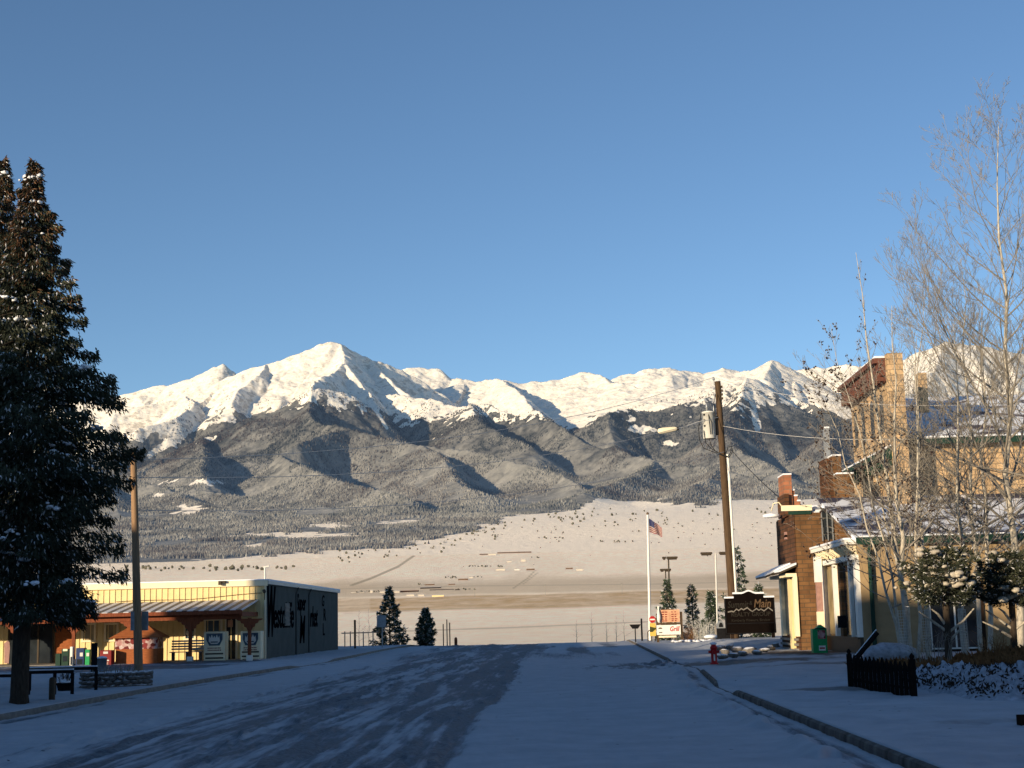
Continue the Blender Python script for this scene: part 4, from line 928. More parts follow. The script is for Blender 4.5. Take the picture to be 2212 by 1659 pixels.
boxthing('brochure_rack', 151, 157, 1397, 1434, 69.2, 0.25, 'white', 'slim white brochure rack beside the porch post', 'rack', [('pocket', (0.3, 0.8, 0.1, 0.5), 'glass')], z0=0.1)
boxthing('newspaper_rack', 216, 241, 1405, 1440, 69.0, 0.5, 'redframe', 'dark red newspaper rack with white panels left of the kiosk', 'rack', [('panel', (0.3, 0.7, 0.78, 0.92), 'greypaint'), ('panel', (0.35, 0.8, 0.32, 0.40), 'greypaint'), ('panel', (0.3, 0.75, 0.1, 0.26), 'pinkish')], z0=0.1)
boxthing('planter_crate', 120, 131, 1412, 1437, 69.6, 0.4, 'darkgreen', 'low dark green crate by the store entrance', 'crate', z0=0.1)
boxthing('notice_board', 280, 292, 1357, 1375, PY - 0.1, 0.02, 'white', 'small white notice fixed to the porch post left of the pole', 'notice', [('lines', (0.2, 0.8, 0.3, 0.36), 'peach'), ('lines', (0.2, 0.8, 0.55, 0.62), 'peach'), ('lines', (0.2, 0.8, 0.75, 0.85), 'peach')])
# dark post and bin on the lot
X, Y, z = gp(203, 1455)
w = MB(); w.box(X - 0.09, X + 0.09, Y - 0.09, Y + 0.09, 0.1, at(200, 1389, Y)[2]); o = w.build('dark_post', M['black'], origin=(X, Y, .1)); tag(o, 'square black post behind the stone planter', 'post')
X, Y, z = gp(220, 1449); b_ = empty('litter_bin', (X, Y, 0.1), label='grey blue litter bin beside the square black post', cat='bin')
w = MB(); w.lathe((X, Y, 0.1), [(0.17, 0), (0.2, 0.5), (0.21, 0.5), (0.21, 0.53)], 14); w.build('body', M['steel'], b_); w = MB(); w.lathe((X, Y, 0.63), [(0.2, 0), (0.18, 0.05), (0.0, 0.09)], 14); w.build('lid', M['snow'], b_)
# tall pale banner behind the big spruce trunk
X, Y = gx(15, 66), 66.0; w = MB(); w.prism([(X - 0.1, Y, at(15, 1433, Y)[2]), (X + 0.1, Y, at(15, 1433, Y)[2]), (X + 0.13, Y, at(15, 1400, Y)[2]), (X + 0.1, Y, at(15, 1387, Y)[2]), (X, Y, at(15, 1384, Y)[2]), (X - 0.13, Y, at(15, 1390, Y)[2])], (0, 0.03, 0))
o = w.build('banner', M['pinkish'], origin=(X, Y, 0)); tag(o, 'narrow pale upright banner left of the spruce trunk', 'banner')

# --- rails, bollard, pot, stone planter
def rail(pts_px, legs_px, Y, ytop, label):
    e = empty('hitching_rail', (gx(legs_px[0][0], Y), Y, 0.13), label=label, cat='rail', group='low dark rails by the spruce')
    xa, xb = gx(pts_px[0], Y), gx(pts_px[1], Y); zt = at(pts_px[1], ytop, Y)[2]
    w = MB(); w.box(xa, xb, Y - 0.04, Y + 0.04, zt - 0.08, zt); w.build('top_bar', M['black'], e, 0.01)
    w = MB(); w.box(xa, xb, Y - 0.045, Y + 0.045, zt, zt + 0.035); w.build('snow', M['snow'], e, 0.01)
    for lx, dy in legs_px:
        X = gx(lx, Y + dy); w = MB(); w.box(X - 0.035, X + 0.035, Y + dy - 0.035, Y + dy + 0.035, 0.05, zt - 0.08); w.build('leg', M['black'], e)
rail((40, 211), ((66, 0), (209, 0)), 40.5, 1440, 'longer of the two snow topped black rails right of the spruce trunk')
rail((40, 160), ((64, 0), (120, 0), (158, 0)), 37.6, 1447, 'shorter black rail in front of the longer one')
rail((-90, 36), ((-60, 0), (33, 0)), 39.0, 1456, 'snow topped black rail left of the spruce trunk')
X, Y, z = gp(112, 1513); w = MB(); w.lathe((X, Y, 0.05), [(0.075, 0), (0.075, 0.55), (0.06, 0.6), (0, 0.62)], 12); o = w.build('bollard', M['bronze'], origin=(X, Y, .1)); tag(o, 'short dark round bollard standing in the snow', 'bollard')
X, Y, z = gp(140, 1494); po = empty('flower_pot', (X, Y, 0.12), label='dark flower pot with a withered snowy plant behind the rails', cat='flower pot')
w = MB(); w.lathe((X, Y, 0.12), [(0.17, 0), (0.22, 0.2), (0.23, 0.2), (0.23, 0.24)], 14); w.build('pot', M['black'], po)
def tuft(name, c, n, h, r, mt, parent=None, seed=0, label=None, cat=None):
    q = random.Random(seed); w = MB()
    for i in range(n):
        a = q.uniform(0, 6.28); rr = r * math.sqrt(q.random()); p = Vector((c[0] + rr * math.cos(a), c[1] + rr * math.sin(a), c[2])); hh = h * q.uniform(0.5, 1.1)
        d = Vector((math.cos(a) * q.uniform(0, 0.5), math.sin(a) * q.uniform(0, 0.5), 1)).normalized()
        w.tube([p, p + d * hh * 0.6, p + d * hh + Vector((q.gauss(0, 0.1), q.gauss(0, 0.1), -0.05)) * hh], [0.008, 0.007, 0.003], 3, cap=False)
        for k in range(2):
            e_ = p + d * hh * q.uniform(0.4, 1); w.tube([e_, e_ + Vector((q.gauss(0, 1), q.gauss(0, 1), 0.8)) * hh * 0.15], [0.006, 0.003], 3, cap=False)
    o = w.build(name, mt, parent, origin=c)
    if label: tag(o, label, cat)
    return o
tuft('stems', (X, Y, 0.33), 30, 0.38, 0.16, M['barkdark'], po, 3)
w = MB(); w.blob((X, Y, 0.40), (0.2, 0.2, 0.07), 5); w.build('snow', M['snow'], po)
X, Y, z = gp(239, 1487); Y += 0.5; pl = empty('stone_planter', (X, Y, 0.1), label='round planter of stacked stones with snow and dead stems at the pole foot', cat='planter')
w = MB(); q = random.Random(4)
for c_ in range(4):
    n = 26
    for i in range(n):
        a = 2 * math.pi * (i + 0.5 * (c_ % 2)) / n + q.uniform(-.05, .05)
        w.blob((X + 0.92 * math.cos(a), Y + 0.6 * math.sin(a), 0.17 + 0.115 * c_), (q.uniform(0.10, 0.16), q.uniform(0.1, 0.14), q.uniform(0.05, 0.07)), q.randint(0, 9999), n=7, m=4)
w.build('stone_ring', M['stone'], pl)
w = MB(); w.lathe((X, Y, 0.1), [(0.0, 0), (0.9, 0.0), (0.9, 0.42), (0.0, 0.5)], 24); w.v = [(X + (a - X), Y + (b_ - Y) * 0.62, c_ + 0.02 * math.sin(9 * a + 7 * b_)) for a, b_, c_ in w.v]; w.build('snow', M['snow'], pl)
tuft('stems', (X, Y, 0.5), 70, 0.28, 0.75, M['barkgrey'], pl, 8)

# --- left utility pole
PLY = 51.0; xb = gx(300, PLY, 1465); xt, _, zt = at(288, 975, PLY)
ul = empty('utility_pole', (xb, PLY, 0.1), label='slim wooden pole with two dark square signs in front of the store', cat='utility pole')
w = MB(); w.tube([(xb, PLY, 0.0), ((xb + xt) / 2, PLY, zt / 2), (xt, PLY, zt)], [0.155, 0.13, 0.105], 14); w.build('pole', M['polewood'], ul)
for a, b_, dy in ((283, 299, -0.12), (302, 317, 0.14)):
    w = MB(); w.box(gx(a, PLY), gx(b_, PLY), PLY + dy, PLY + dy + 0.02, at(a, 1362, PLY)[2], at(a, 1321, PLY)[2]); w.build('sign_panel', M['steel'], ul, 0.01)
w = MB(); w.tube([(xt - 0.14, PLY, zt - 0.6), (xt + 0.14, PLY, zt - 0.6)], 0.03, 6); w.tube([(xt + 0.02, PLY, zt - 0.72), (xt - 0.14, PLY, zt - 1.0)], 0.03, 6); w.build('bolt_bracket', M['bronze'], ul)

# --- spruces
prof = [(12.8, 0.04), (12.5, 0.12), (12.0, 0.26), (11.5, 0.50), (10.6, 0.74), (9.6, 1.1), (8.6, 1.35), (7.7, 1.8), (6.9, 1.95), (6.1, 2.3), (5.0, 2.25), (4.0, 2.05), (2.95, 2.05), (2.2, 1.7), (1.9, 1.3)]
prof = [(z + 0.24 * r, r * 1.08) for z, r in prof]
X, Y = gx(41, 33.7, 1530), 33.7
sp1 = conifer('spruce_tree', prof, 12.75, 2.2, 270, 420, 0.125, 0.017, 0.26, 0.8, brown=0.5, trunk_r=0.21, loc=(X, Y, 0.05), seed=5, blobs=80, blobsize=0.10,
    label='tall dark spruce with brown cones at its top and a thick bare trunk', cat='spruce tree', group='spruces left of the road')
xt, _, zt = at(14, 345, 42)
s2 = copy_tree(sp1, (xt - 0.1, 42, 0.05), 2.1, (1.12, 1.12, (zt - 0.05) / 12.75), 'second spruce just left of the tall one, cut by the picture edge')

# ================================================================== MIDDLE
mk = lambda *a, **k: conifer(*a, mats=M['midneedles'], **k)
def small_conifer(px, pt, pbase_w, Y, label, seed, zb=0.0, wide=1.0, sparse=1.0, snow=0, z0=None):
    zt = at(px, pt, Y)[2]; g0 = float(base(0, Y)) if z0 is None else z0; h = zt - g0; r = pbase_w / 2 / F * Y
    pr = [(h, 0.03), (h * 0.85, r * 0.28), (h * 0.6, r * 0.55), (h * 0.35, r * 0.85), (h * 0.15, r), (0.1, r * 0.85)]
    return mk('fir_tree', pr, h, 0.15 + zb, int(70 * sparse), int(75 * sparse), 0.24, 0.035, 0.05, 0.15, trunk_r=0.09, loc=(gx(px, Y, 1390), Y, g0), seed=seed, label=label, cat='conifer', blobs=snow, blobsize=0.09, frost=0.12)
small_conifer(842, 1268, 84, 112, 'larger bushy fir beyond the end of the store', 21)
small_conifer(920, 1314, 54, 113, 'smaller fir right of the bushy one at the road crest', 22)
small_conifer(1446, 1250, 58, 104, 'dark spruce behind the small lamp posts', 23, sparse=0.7)
small_conifer(1499, 1262, 50, 106, 'light green loose juniper between the spruce and the round topped one', 24, sparse=0.6)
small_conifer(1540, 1277, 46, 105, 'bushy round topped conifer behind the right lamp post', 25)
small_conifer(1602, 1180, 82, 108, 'tall snowy spruce behind the thick utility pole', 26, sparse=0.8, snow=20)
small_conifer(1644, 1262, 54, 107, 'short conifer peeping above the realty sign', 27)
def sapling(px, pt, Y, label, seed, group=None, h0=None):
    zt = at(px, pt, Y)[2]; g0 = float(base(0, Y)); return bare_tree('sapling', (gx(px, Y, 1385), Y, g0), zt - g0, r0=0.03, nb=12, depth=2, spread=0.42, label=label, seed=seed, cat='sapling', group=group, bark=M['barkgrey'])
sapling(776, 1318, 110, 'bare sapling beside the dark post past the store', 31); sapling(797, 1312, 112, 'bare sapling just left of the bushy fir', 32)
for i, (a, b_) in enumerate(((1246, 1338), (1279, 1322), (1311, 1338), (1332, 1330), (1349, 1318))):
    sapling(a, b_, 121, 'thin bare sapling beyond the road crest', 40 + i, 'saplings beyond the crest')
def post(px, pt, pb, Y, r, m, label, name='post', cat='post', group=None, lean=0):
    X = gx(px, Y, pb); zt = at(px, pt, Y)[2]; g0 = min(float(base(0, Y)), at(px, pb, Y)[2] + 0.3) - 0.1
    w = MB(); w.tube([(X, Y, g0), (X + lean, Y, zt)], r, 8); o = w.build(name, M[m], origin=(X, Y, g0)); tag(o, label, cat, group); return o
post(767, 1339, 1402, 100, 0.07, 'barkdark', 'dark wooden post right of the store corner')
for a in (745, 757, 785, 806): post(a, 1364, 1395, 106, 0.04, 'barkgrey', 'thin grey fence post beyond the store', 'fence_post', 'fence post', 'fence posts beyond the store')
for a, t_ in ((958, 1348), (966, 1338), (972, 1345), (868, 1368)): post(a, t_, 1390, 112, 0.04, 'barkdark', 'slim dark stake beside the smaller fir', 'stake', 'stake', 'stakes by the smaller fir')
w = MB(); Y = 108; [w.box(gx(a, Y), gx(b_, Y), Y, Y + 0.04, at(a, 1369, Y)[2], at(a, 1367, Y)[2]) for a, b_ in ((738, 812),)]; o = w.build('fence_rail', M['barkgrey'], origin=(gx(738, Y), Y, 0)); tag(o, 'thin horizontal rail between the grey fence posts', 'rail')
Y = 101; rs = empty('road_sign', (gx(826, Y, 1395), Y, 0), label='back of a grey square road sign in front of the bushy fir', cat='road sign')
w = MB(); w.tube([(gx(826, Y, 1395), Y, -0.1), (gx(826, Y, 1395), Y, at(823, 1330, Y)[2])], 0.04, 6); w.build('post', M['steel'], rs)
w = MB(); w.obox((gx(824, Y, 1340), Y - 0.05, at(824, 1342, Y)[2]), (0.62, 0.02, 0.8), (0, 0.05, 0)); w.build('panel', M['steel'], rs)
X = gx(985, 115); w = MB(); w.lathe((X, 115, 0.0), [(0.12, 0), (0.12, 0.4), (0.1, 0.55), (0, 0.62)], 10); o = w.build('marker_post', M['rust'], origin=(X, 115, 0)); tag(o, 'small reddish marker standing at the road crest', 'marker')

# flag and pole
Y = 106; fp = empty('flagpole', (gx(1404.5, Y, 1384), Y, 0), label='tall white flagpole with a round finial', cat='flagpole')
xt, _, zt = at(1399, 1112, Y); xb = gx(1404.5, Y, 1384)
w = MB(); w.tube([(xb, Y, -0.1), (xt, Y, zt)], [0.11, 0.075], 10); w.build('pole', M['white'], fp)
w = MB(); w.blob((xt, Y, zt + 0.09), (0.1, 0.1, 0.1), 2, rough=0); w.build('finial', M['gold'], fp)
m_fg, nt, ns, lk, b = nodes_of('flag_stripes')
uvn = N(nt, 'ShaderNodeAttribute', attribute_name='tone'); sp = N(nt, 'ShaderNodeSeparateColor'); lk.new(uvn.outputs[0], sp.inputs[0])
f1 = N(nt, 'ShaderNodeMath', operation='MULTIPLY', i1=6.5); lk.new(sp.outputs[1], f1.inputs[0]); f2 = N(nt, 'ShaderNodeMath', operation='FRACT'); lk.new(f1.outputs[0], f2.inputs[0])
f3 = N(nt, 'ShaderNodeMath', operation='GREATER_THAN', i1=0.5); lk.new(f2.outputs[0], f3.inputs[0])
stp = mixc(nt, f3.outputs[0], (0.20, 0.02, 0.03), (0.40, 0.36, 0.32))
c1 = N(nt, 'ShaderNodeMath', operation='LESS_THAN', i1=0.42); lk.new(sp.outputs[0], c1.inputs[0]); c2 = N(nt, 'ShaderNodeMath', operation='GREATER_THAN', i1=0.46); lk.new(sp.outputs[1], c2.inputs[0])
c3 = N(nt, 'ShaderNodeMath', operation='MULTIPLY'); lk.new(c1.outputs[0], c3.inputs[0]); lk.new(c2.outputs[0], c3.inputs[1])
lk.new(mixc(nt, c3.outputs[0], stp, (0.03, 0.035, 0.10)), b.inputs['Base Color'])
uu, vv = np.meshgrid(np.linspace(0, 1, 40), np.linspace(0, 1, 27)); Wf, Hf = 1.35, 0.98
hx, _, hz = at(1401, 1150, Y)
fx = hx + 0.06 + uu * 0.9; fy = Y + 0.10 * np.sin(uu * 9 + vv * 2) * uu; fz = hz + vv * Hf * (1 - 0.35 * uu) - 0.35 * uu ** 1.4 + 0.02 * np.sin(uu * 12)
me = mesh_np('flag', np.stack([fx, fy, fz], -1).reshape(-1, 3), grid_faces(27, 40), True, np.stack([uu, vv, uu * 0], -1).reshape(-1, 3))
o = link('flag', me, m_fg); tag(o, 'striped flag with a dark canton drooping from the flagpole', 'flag')
# lot lamps
def lamp(px, pt, Y, heads, label, m='bronze', r=0.055):
    X = gx(px, Y, 1375); xt, _, zt = at(px - 0.024 * (1375 - pt) * 1.0, pt, Y); e = empty('lamp_post', (X, Y, 0), label=label, cat='lamp post', group='lot lamp posts near the flagpole')
    w = MB(); w.tube([(X, Y, -0.1), (xt, Y, zt)], r, 8); w.build('pole', M[m], e)
    for dx, wd in heads:
        w = MB(); w.box(xt + dx - wd / 2, xt + dx + wd / 2, Y - 0.2, Y + 0.2, zt - 0.02, zt + 0.11); w.box(xt + dx - wd / 2 + 0.05, xt + dx + wd / 2 - 0.05, Y - 0.15, Y + 0.15, zt - 0.10, zt - 0.02); w.build('lamp_head', M['bronze'], e)
lamp(1448, 1206, 104, ((0.25, 0.75), (-0.3, 0.25)), 'dark lamp post with one wide head beside the flagpole')
lamp(1441, 1232, 110, ((0.15, 0.5), (-0.25, 0.3)), 'shortest thin lamp post just behind the wide headed one', r=0.045)
lamp(1550, 1196, 100, ((-0.62, 0.75), (0.62, 0.75)), 'pale twin headed lamp post left of the utility pole', 'greypaint')

# small signs near the flagpole
Y = 98; X = gx(1373, Y, 1383); e = empty('barbecue_grill', (X, Y, 0), label='black tray shaped box on a single post near the kerb', cat='grill')
w = MB(); w.box(X - 0.035, X + 0.035, Y - 0.035, Y + 0.035, -0.1, at(1373, 1356, Y)[2]); w.build('post', M['black'], e)
z1, z2 = at(1373, 1358, Y)[2], at(1373, 1350, Y)[2]; w = MB(); w.add([(X - 0.18, Y - 0.15, z1), (X + 0.18, Y - 0.15, z1), (X + 0.18, Y + 0.15, z1), (X - 0.18, Y + 0.15, z1), (X - 0.34, Y - 0.25, z2), (X + 0.34, Y - 0.25, z2), (X + 0.34, Y + 0.25, z2), (X - 0.34, Y + 0.25, z2)], [(3, 2, 1, 0), (4, 5, 6, 7), (0, 1, 5, 4), (1, 2, 6, 5), (2, 3, 7, 6), (3, 0, 4, 7)]); w.build('tray', M['black'], e)
w = MB(); w.box(X - 0.35, X + 0.35, Y - 0.26, Y + 0.26, z2, z2 + 0.04); w.build('rim', M['barkdark'], e)
post(1387, 1336, 1380, 103, 0.06, 'black', 'tall flat dark post left of the slanted bars')
Y = 100
for i, a in enumerate((1400, 1408, 1416, 1423)):
    X = gx(a, Y, 1384); zt = at(a, 1362 - i, Y)[2]; w = MB(); w.tube([(X, Y, 0), (X, Y, zt - 0.1), (X + 0.38, Y, zt + 0.28)], 0.035, 6); o = w.build('slanted_bar', M['barkdark'], origin=(X, Y, 0)); tag(o, 'dark bent bar in the row beside the yellow sign', 'bar', 'dark bent bars beside the yellow sign')
Y = 99; X = gx(1411, Y, 1384); e = empty('warning_sign', (X, Y, 0), label='round red sign with a white bar above a tall yellow panel', cat='sign')
w = MB(); w.box(X - 0.03, X + 0.03, Y, Y + 0.05, 0, at(1411, 1335, Y)[2]); w.build('post', M['steel'], e)
w = MB(); zc = at(1411, 1338, Y)[2]; P = [(X + 0.23 * math.cos(a), Y - 0.02, zc + 0.23 * math.sin(a)) for a in np.linspace(0, 2 * math.pi, 9)[:-1] + 0.39]; w.prism(P, (0, 0.02, 0)); rd = w.build('red_disc', M['red'], e)
w = MB(); w.box(X - 0.16, X + 0.16, Y - 0.035, Y - 0.021, zc - 0.05, zc + 0.04); w.build('white_bar', M['white'], rd)
w = MB(); w.box(X - 0.2, X + 0.2, Y - 0.03, Y - 0.01, at(1411, 1374, Y)[2], at(1411, 1346, Y)[2]); w.build('yellow_panel', M['yellow'], e)
# billboard with bowling pin
Y = 95; bz = lambda p: at(1445, p, Y)[2]; bX = lambda p: gx(p, Y, 1350)
e = empty('bowling_billboard', (bX(1445), Y, 0), label='small two part billboard in peach and white with a bowling pin', cat='billboard')
w = MB(); w.box(bX(1418), bX(1423), Y + 0.05, Y + 0.2, 0, bz(1325)); w.box(bX(1470), bX(1475), Y + 0.05, Y + 0.2, 0, bz(1322)); w.box(bX(1418), bX(1475), Y + 0.03, Y + 0.12, bz(1349), bz(1345)); w.build('frame', M['wood'], e)
w = MB(); w.box(bX(1424), bX(1469), Y - 0.01, Y + 0.03, bz(1344), bz(1317)); u_ = w.build('upper_panel', M['peach'], e)
w = MB(); q = random.Random(2)
for zz in (1322, 1327, 1332, 1337, 1341):
    for a in (1430, 1437, 1451, 1458): w.box(bX(a), bX(a + q.uniform(3, 6)), Y - 0.014, Y - 0.011, bz(zz + 1.2), bz(zz - 1))
w.build('faded_lettering', M['redframe'], u_)
w = MB(); w.box(bX(1418), bX(1470), Y - 0.03, Y + 0.01, bz(1371), bz(1350)); l_ = w.build('lower_panel', M['white'], e)
text_obj('lettering', 'Grill', 0.42, face_cam(bX(1456), Y - 0.034, bz(1359)), M['red'], l_, 0.25, 0.002, 0.8, bold=0.01)
w = MB(); w.prism([(bX(1421), Y - 0.036, bz(1358)), (bX(1431), Y - 0.036, bz(1358)), (bX(1428), Y - 0.036, bz(1355)), (bX(1424), Y - 0.036, bz(1355))], (0, 0.004, 0)); w.box(bX(1423), bX(1430), Y - 0.036, Y - 0.032, bz(1367), bz(1365)); w.build('logo', M['wood'], l_)
w = MB(); w.box(bX(1422), bX(1460), Y - 0.02, Y + 0.05, bz(1377), bz(1373)); w.build('ledge', M['creamtrim'], e)
w = MB(); c0 = (bX(1423.5), Y - 0.1, bz(1344)); h = bz(1308) - bz(1344)
w.lathe(c0, [(0.06, 0), (0.085, 0.05 * h), (0.125, 0.3 * h), (0.12, 0.42 * h), (0.06, 0.68 * h), (0.045, 0.76 * h), (0.07, 0.9 * h), (0.06, 0.97 * h), (0.0, h)], 14); w.build('bowling_pin', M['white'], e)
# low dark bank with brush behind the snow
def brush(px, pt, pb, wd, Y, m, label, seed, cat='bush', n=70):
    X = gx(px, Y, pb); g0 = 0.05; h = at(px, pt, Y)[2] - g0
    return tuft('bush', (X, Y, g0), n, h, wd / F * Y / 2, M[m], None, seed, label, cat)
brush(1490, 1352, 1376, 36, 99, 'drygrass', 'low rusty brush right of the billboard', 51)
brush(1520, 1336, 1376, 44, 102, 'greypaint', 'frosted pale bush under the loose juniper', 52, n=120)
brush(1470, 1362, 1378, 30, 97, 'barkgrey', 'grey brush at the billboard foot', 53)
w = MB(); q = random.Random(6)
for i in range(16): w.blob((gx(1455 + i * 6.4, 94, 1378), 94 + q.uniform(-.3, .3), 0.12), (0.22, 0.3, q.uniform(0.12, 0.22)), i)
o = w.build('low_hedge', M['rocksnow'], origin=(gx(1500, 94), 94, 0)); tag(o, 'low dark hedge dusted with snow below the billboard', 'hedge')
post(1548, 1352, 1385, 96, 0.1, 'concrete', 'pale square stump beside the low hedge')
w = MB(); X = gx(1535, 95, 1378)
e = empty('boulder', (X, 95, 0.1), label='pale boulder capped with thick snow by the twin headed lamp post', cat='boulder')
w.blob((X, 95, 0.2), (0.5, 0.4, 0.28), 3); w.build('rock', M['stone'], e); w = MB(); w.blob((X, 95, 0.45), (0.45, 0.38, 0.14), 4, rough=0.1); w.build('snow', M['snow'], e)
# ================================================================== RIGHT SIDE
# hydrant
X, Y, z = gp(1543, 1431, 0.14); hy = empty('fire_hydrant', (X, Y, 0.12), label='red fire hydrant with a snow cap on the pavement corner', cat='fire hydrant')
w = MB(); w.lathe((X, Y, 0.08), [(0.15, 0), (0.15, 0.04), (0.105, 0.06), (0.105, 0.52), (0.13, 0.53), (0.13, 0.57), (0.11, 0.6), (0.07, 0.67), (0.0, 0.69)], 18); w.build('body', M['red'], hy)
for a, b_ in (((-0.19, 0), 0.05), ((0.19, 0), 0.05), ((0, -0.19), 0.07)): w = MB(); w.tube([(X + a[0] * 0.5, Y + a[1] * 0.5, 0.5), (X + a[0], Y + a[1], 0.5)], b_, 10); w.build('nozzle', M['red'], hy)
w = MB(); w.tube([(X, Y, 0.76), (X, Y, 0.82)], 0.03, 6); w.build('nut', M['red'], hy); w = MB(); w.blob((X, Y, 0.78), (0.12, 0.12, 0.05), 3, rough=0.1); w.build('snow', M['snow'], hy)
w = MB(); w.box(X - 0.025, X + 0.025, Y - 0.112, Y - 0.104, 0.2, 0.42); w.build('white_stripe', M['white'], hy)

# thick utility pole
UY = 82.0; xb = gx(1589, UY, 1395); xt, _, zt = at(1550, 824, UY)
up = empty('utility_pole', (xb, UY, 0.1), label='thick leaning wooden pole carrying a pale grey transformer', cat='utility pole')
pp = lambda t: (xb + (xt - xb) * t, UY, 0.0 + zt * t)
w = MB(); w.tube([pp(0), pp(0.5), pp(1)], [0.25, 0.205, 0.165], 16); w.build('pole', M['wood'], up)
w = MB(); w.lathe((0, 0, 0), [(0.17, 0), (0.15, 0.03), (0, 0.05)], 12); w.v = [(a + xt, b_ + UY, c_ + zt) for a, b_, c_ in w.v]; w.build('snow_cap', M['snow'], up)
tz = lambda p: at(1532, p, UY)[2]; tx = gx(1531.5, UY, 918) ; TY = UY - 0.02; r = 14.0 / F * UY
w = MB(); w.lathe((tx, TY, tz(948)), [(r * 0.93, 0), (r, 0.03), (r, tz(893) - tz(948)), (r * 1.04, tz(893) - tz(948)), (r * 1.04, tz(890) - tz(948)), (0, tz(887) - tz(948))], 24); tf = w.build('transformer', M['greypaint'], up)
w = MB(); w.lathe((tx - 0.08, TY, tz(889)), [(0.05, 0), (0.03, 0.1), (0.09, 0.12), (0.06, 0.2), (0.1, 0.22), (0.06, 0.3), (0.09, 0.42), (0.03, 0.45), (0.0, 0.46)], 10); w.build('bushing', M['steel'], tf)
w = MB(); w.lathe((tx + 0.3, TY, tz(889)), [(0.03, 0), (0.05, 0.1), (0.03, 0.3), (0.0, 0.36)], 8); w.build('arrester', M['steel'], tf)
w = MB(); [w.obox((tx - r * 0.75, TY - r * 0.72, tz(p)), (0.10, 0.05, 0.10)) for p in (897, 909, 921)]; w.tube([(tx - 0.05, TY - r - 0.02, tz(897)), (tx - 0.02, TY - r - 0.04, tz(915)), (tx + 0.02, TY - r - 0.02, tz(940))], 0.016, 5); w.tube([(tx - 0.05, TY - r - 0.02, tz(897)), (tx + 0.1, TY - r - 0.03, tz(915)), (tx + 0.1, TY - r - 0.0, tz(940))], 0.016, 5)
w.build('terminals', M['cable'], tf)
w = MB(); w.box(tx + r * 0.8, pp(0.8)[0] - 0.1, UY - 0.12, UY + 0.12, tz(940), tz(900)); w.build('mount', M['black'], up)
def atz(px, py, Y=UY): p = at(px, py, Y); return p
w = MB()
for P in ([(1514, 893), (1509, 925), (1511, 950), (1520, 968), (1545, 978), (1563, 985)], [(1520, 930), (1524, 955), (1535, 968), (1552, 979), (1564, 984)], [(1532, 945), (1535, 960), (1545, 974), (1558, 982), (1568, 984)], [(1563, 985), (1575, 988), (1583, 975), (1580, 964), (1573, 966), (1568, 980)], [(1563, 984), (1572, 986), (1578, 978), (1579, 968)], [(1546, 905), (1542, 870), (1546, 850)]):
    P = [at(a, b_, UY - 0.3) for a, b_ in P]; pts = []
    for i in range(len(P) - 1):
        for t in (0, 0.34, 0.67): pts.append(tuple(P[i][k] + (P[i + 1][k] - P[i][k]) * t for k in range(3)))
    w.tube(pts + [P[-1]], 0.022, 5)
w.build('cable_loops', M['cable'], up)
w = MB(); c0, c1 = at(1572.5, 986, UY - 0.15), at(1591, 1300, UY - 0.15); w.tube([c0, c1], 0.07, 8); w.tube([(c0[0], c0[1], c0[2] - 0.05), (c0[0], c0[1], c0[2] + 0.12)], 0.085, 8); w.build('conduit', M['white'], up)
w = MB(); a = at(1542, 832, UY); w.tube([a, (a[0], a[1], a[2] + 0.3)], 0.035, 6); w.lathe((a[0], a[1], a[2] + 0.28), [(0.06, 0), (0.09, 0.04), (0.05, 0.09), (0.08, 0.12), (0, 0.2)], 8); w.box(a[0] - 0.03, a[0] + 0.2, a[1] - 0.04, a[1] + 0.04, a[2] - 0.25, a[2] - 0.15); w.build('pin_insulator', M['steel'], up)
w = MB(); a = at(1558, 836, UY); [w.obox((a[0], a[1] - 0.1, a[2] - i * 0.22), (0.12, 0.14, 0.12)) for i in range(4)]; w.build('bracket', M['bronze'], up)
w = MB(); [w.obox((pp(t)[0] + 0.18, UY - 0.05, pp(t)[2]), (0.08, 0.06, 0.05)) for t in (0.55, 0.62, 0.7, 0.83)]; w.build('steps', M['bronze'], up)
# street light on an arm
a0, a1 = at(1464, 927, UY - 1.0), at(1550, 902, UY); w = MB(); w.tube([a0, tuple((np.array(a0) + np.array(a1)) / 2 + np.array([0, 0, 0.08])), a1], 0.02, 6); w.build('lamp_arm', M['rope'], up)
e0, e1 = np.array(at(1421, 932, UY - 1.0)), np.array(at(1462, 926, UY - 1.0)); w = MB()
w.tube([tuple(e0 + (e1 - e0) * t) for t in (0, 0.06, 0.3, 0.6, 0.9, 1.0)], [0.08, 0.15, 0.17, 0.155, 0.13, 0.08], 12); lh = w.build('lamp_head', M['creamtrim'], up)
w = MB(); w.tube([tuple(e1), tuple(e1 + np.array([0.10, 0, 0.01]))], 0.10, 8); w.build('lamp_socket', M['cable'], lh)
# wires
def wire(P, label, r=0.013, m='rope'):
    pts = []
    P = [Vector(p) for p in P]
    for i in range(len(P) - 1):
        L = (P[i + 1] - P[i]).length
        for k in range(12):
            t = k / 12; p = P[i].lerp(P[i + 1], t); p.z -= 4 * t * (1 - t) * 0.0007 * L * L * 0.9; pts.append(p)
    pts.append(P[-1]); w = MB(); w.tube(pts, r, 5); o = w.build('overhead_wire', M[m], origin=tuple(P[0])); tag(o, label, 'wire', 'overhead wires')
wire([at(-300, 985, 42), at(1542, 815, UY)], 'uppermost overhead wire running from the thick pole top to the left')
wire([at(289, 1031, PLY), at(1556, 900, UY)], 'overhead wire between the slim pole top and the transformer')
wire([at(291, 1102, PLY), at(1568, 975, UY)], 'lowest overhead wire between the two wooden poles')
wire([at(1542, 815, UY), at(2400, 850, 46)], 'uppermost overhead wire running right from the thick pole')
wire([at(1560, 920, UY), at(2300, 920, 52)], 'overhead wire behind the bare trees at transformer height')
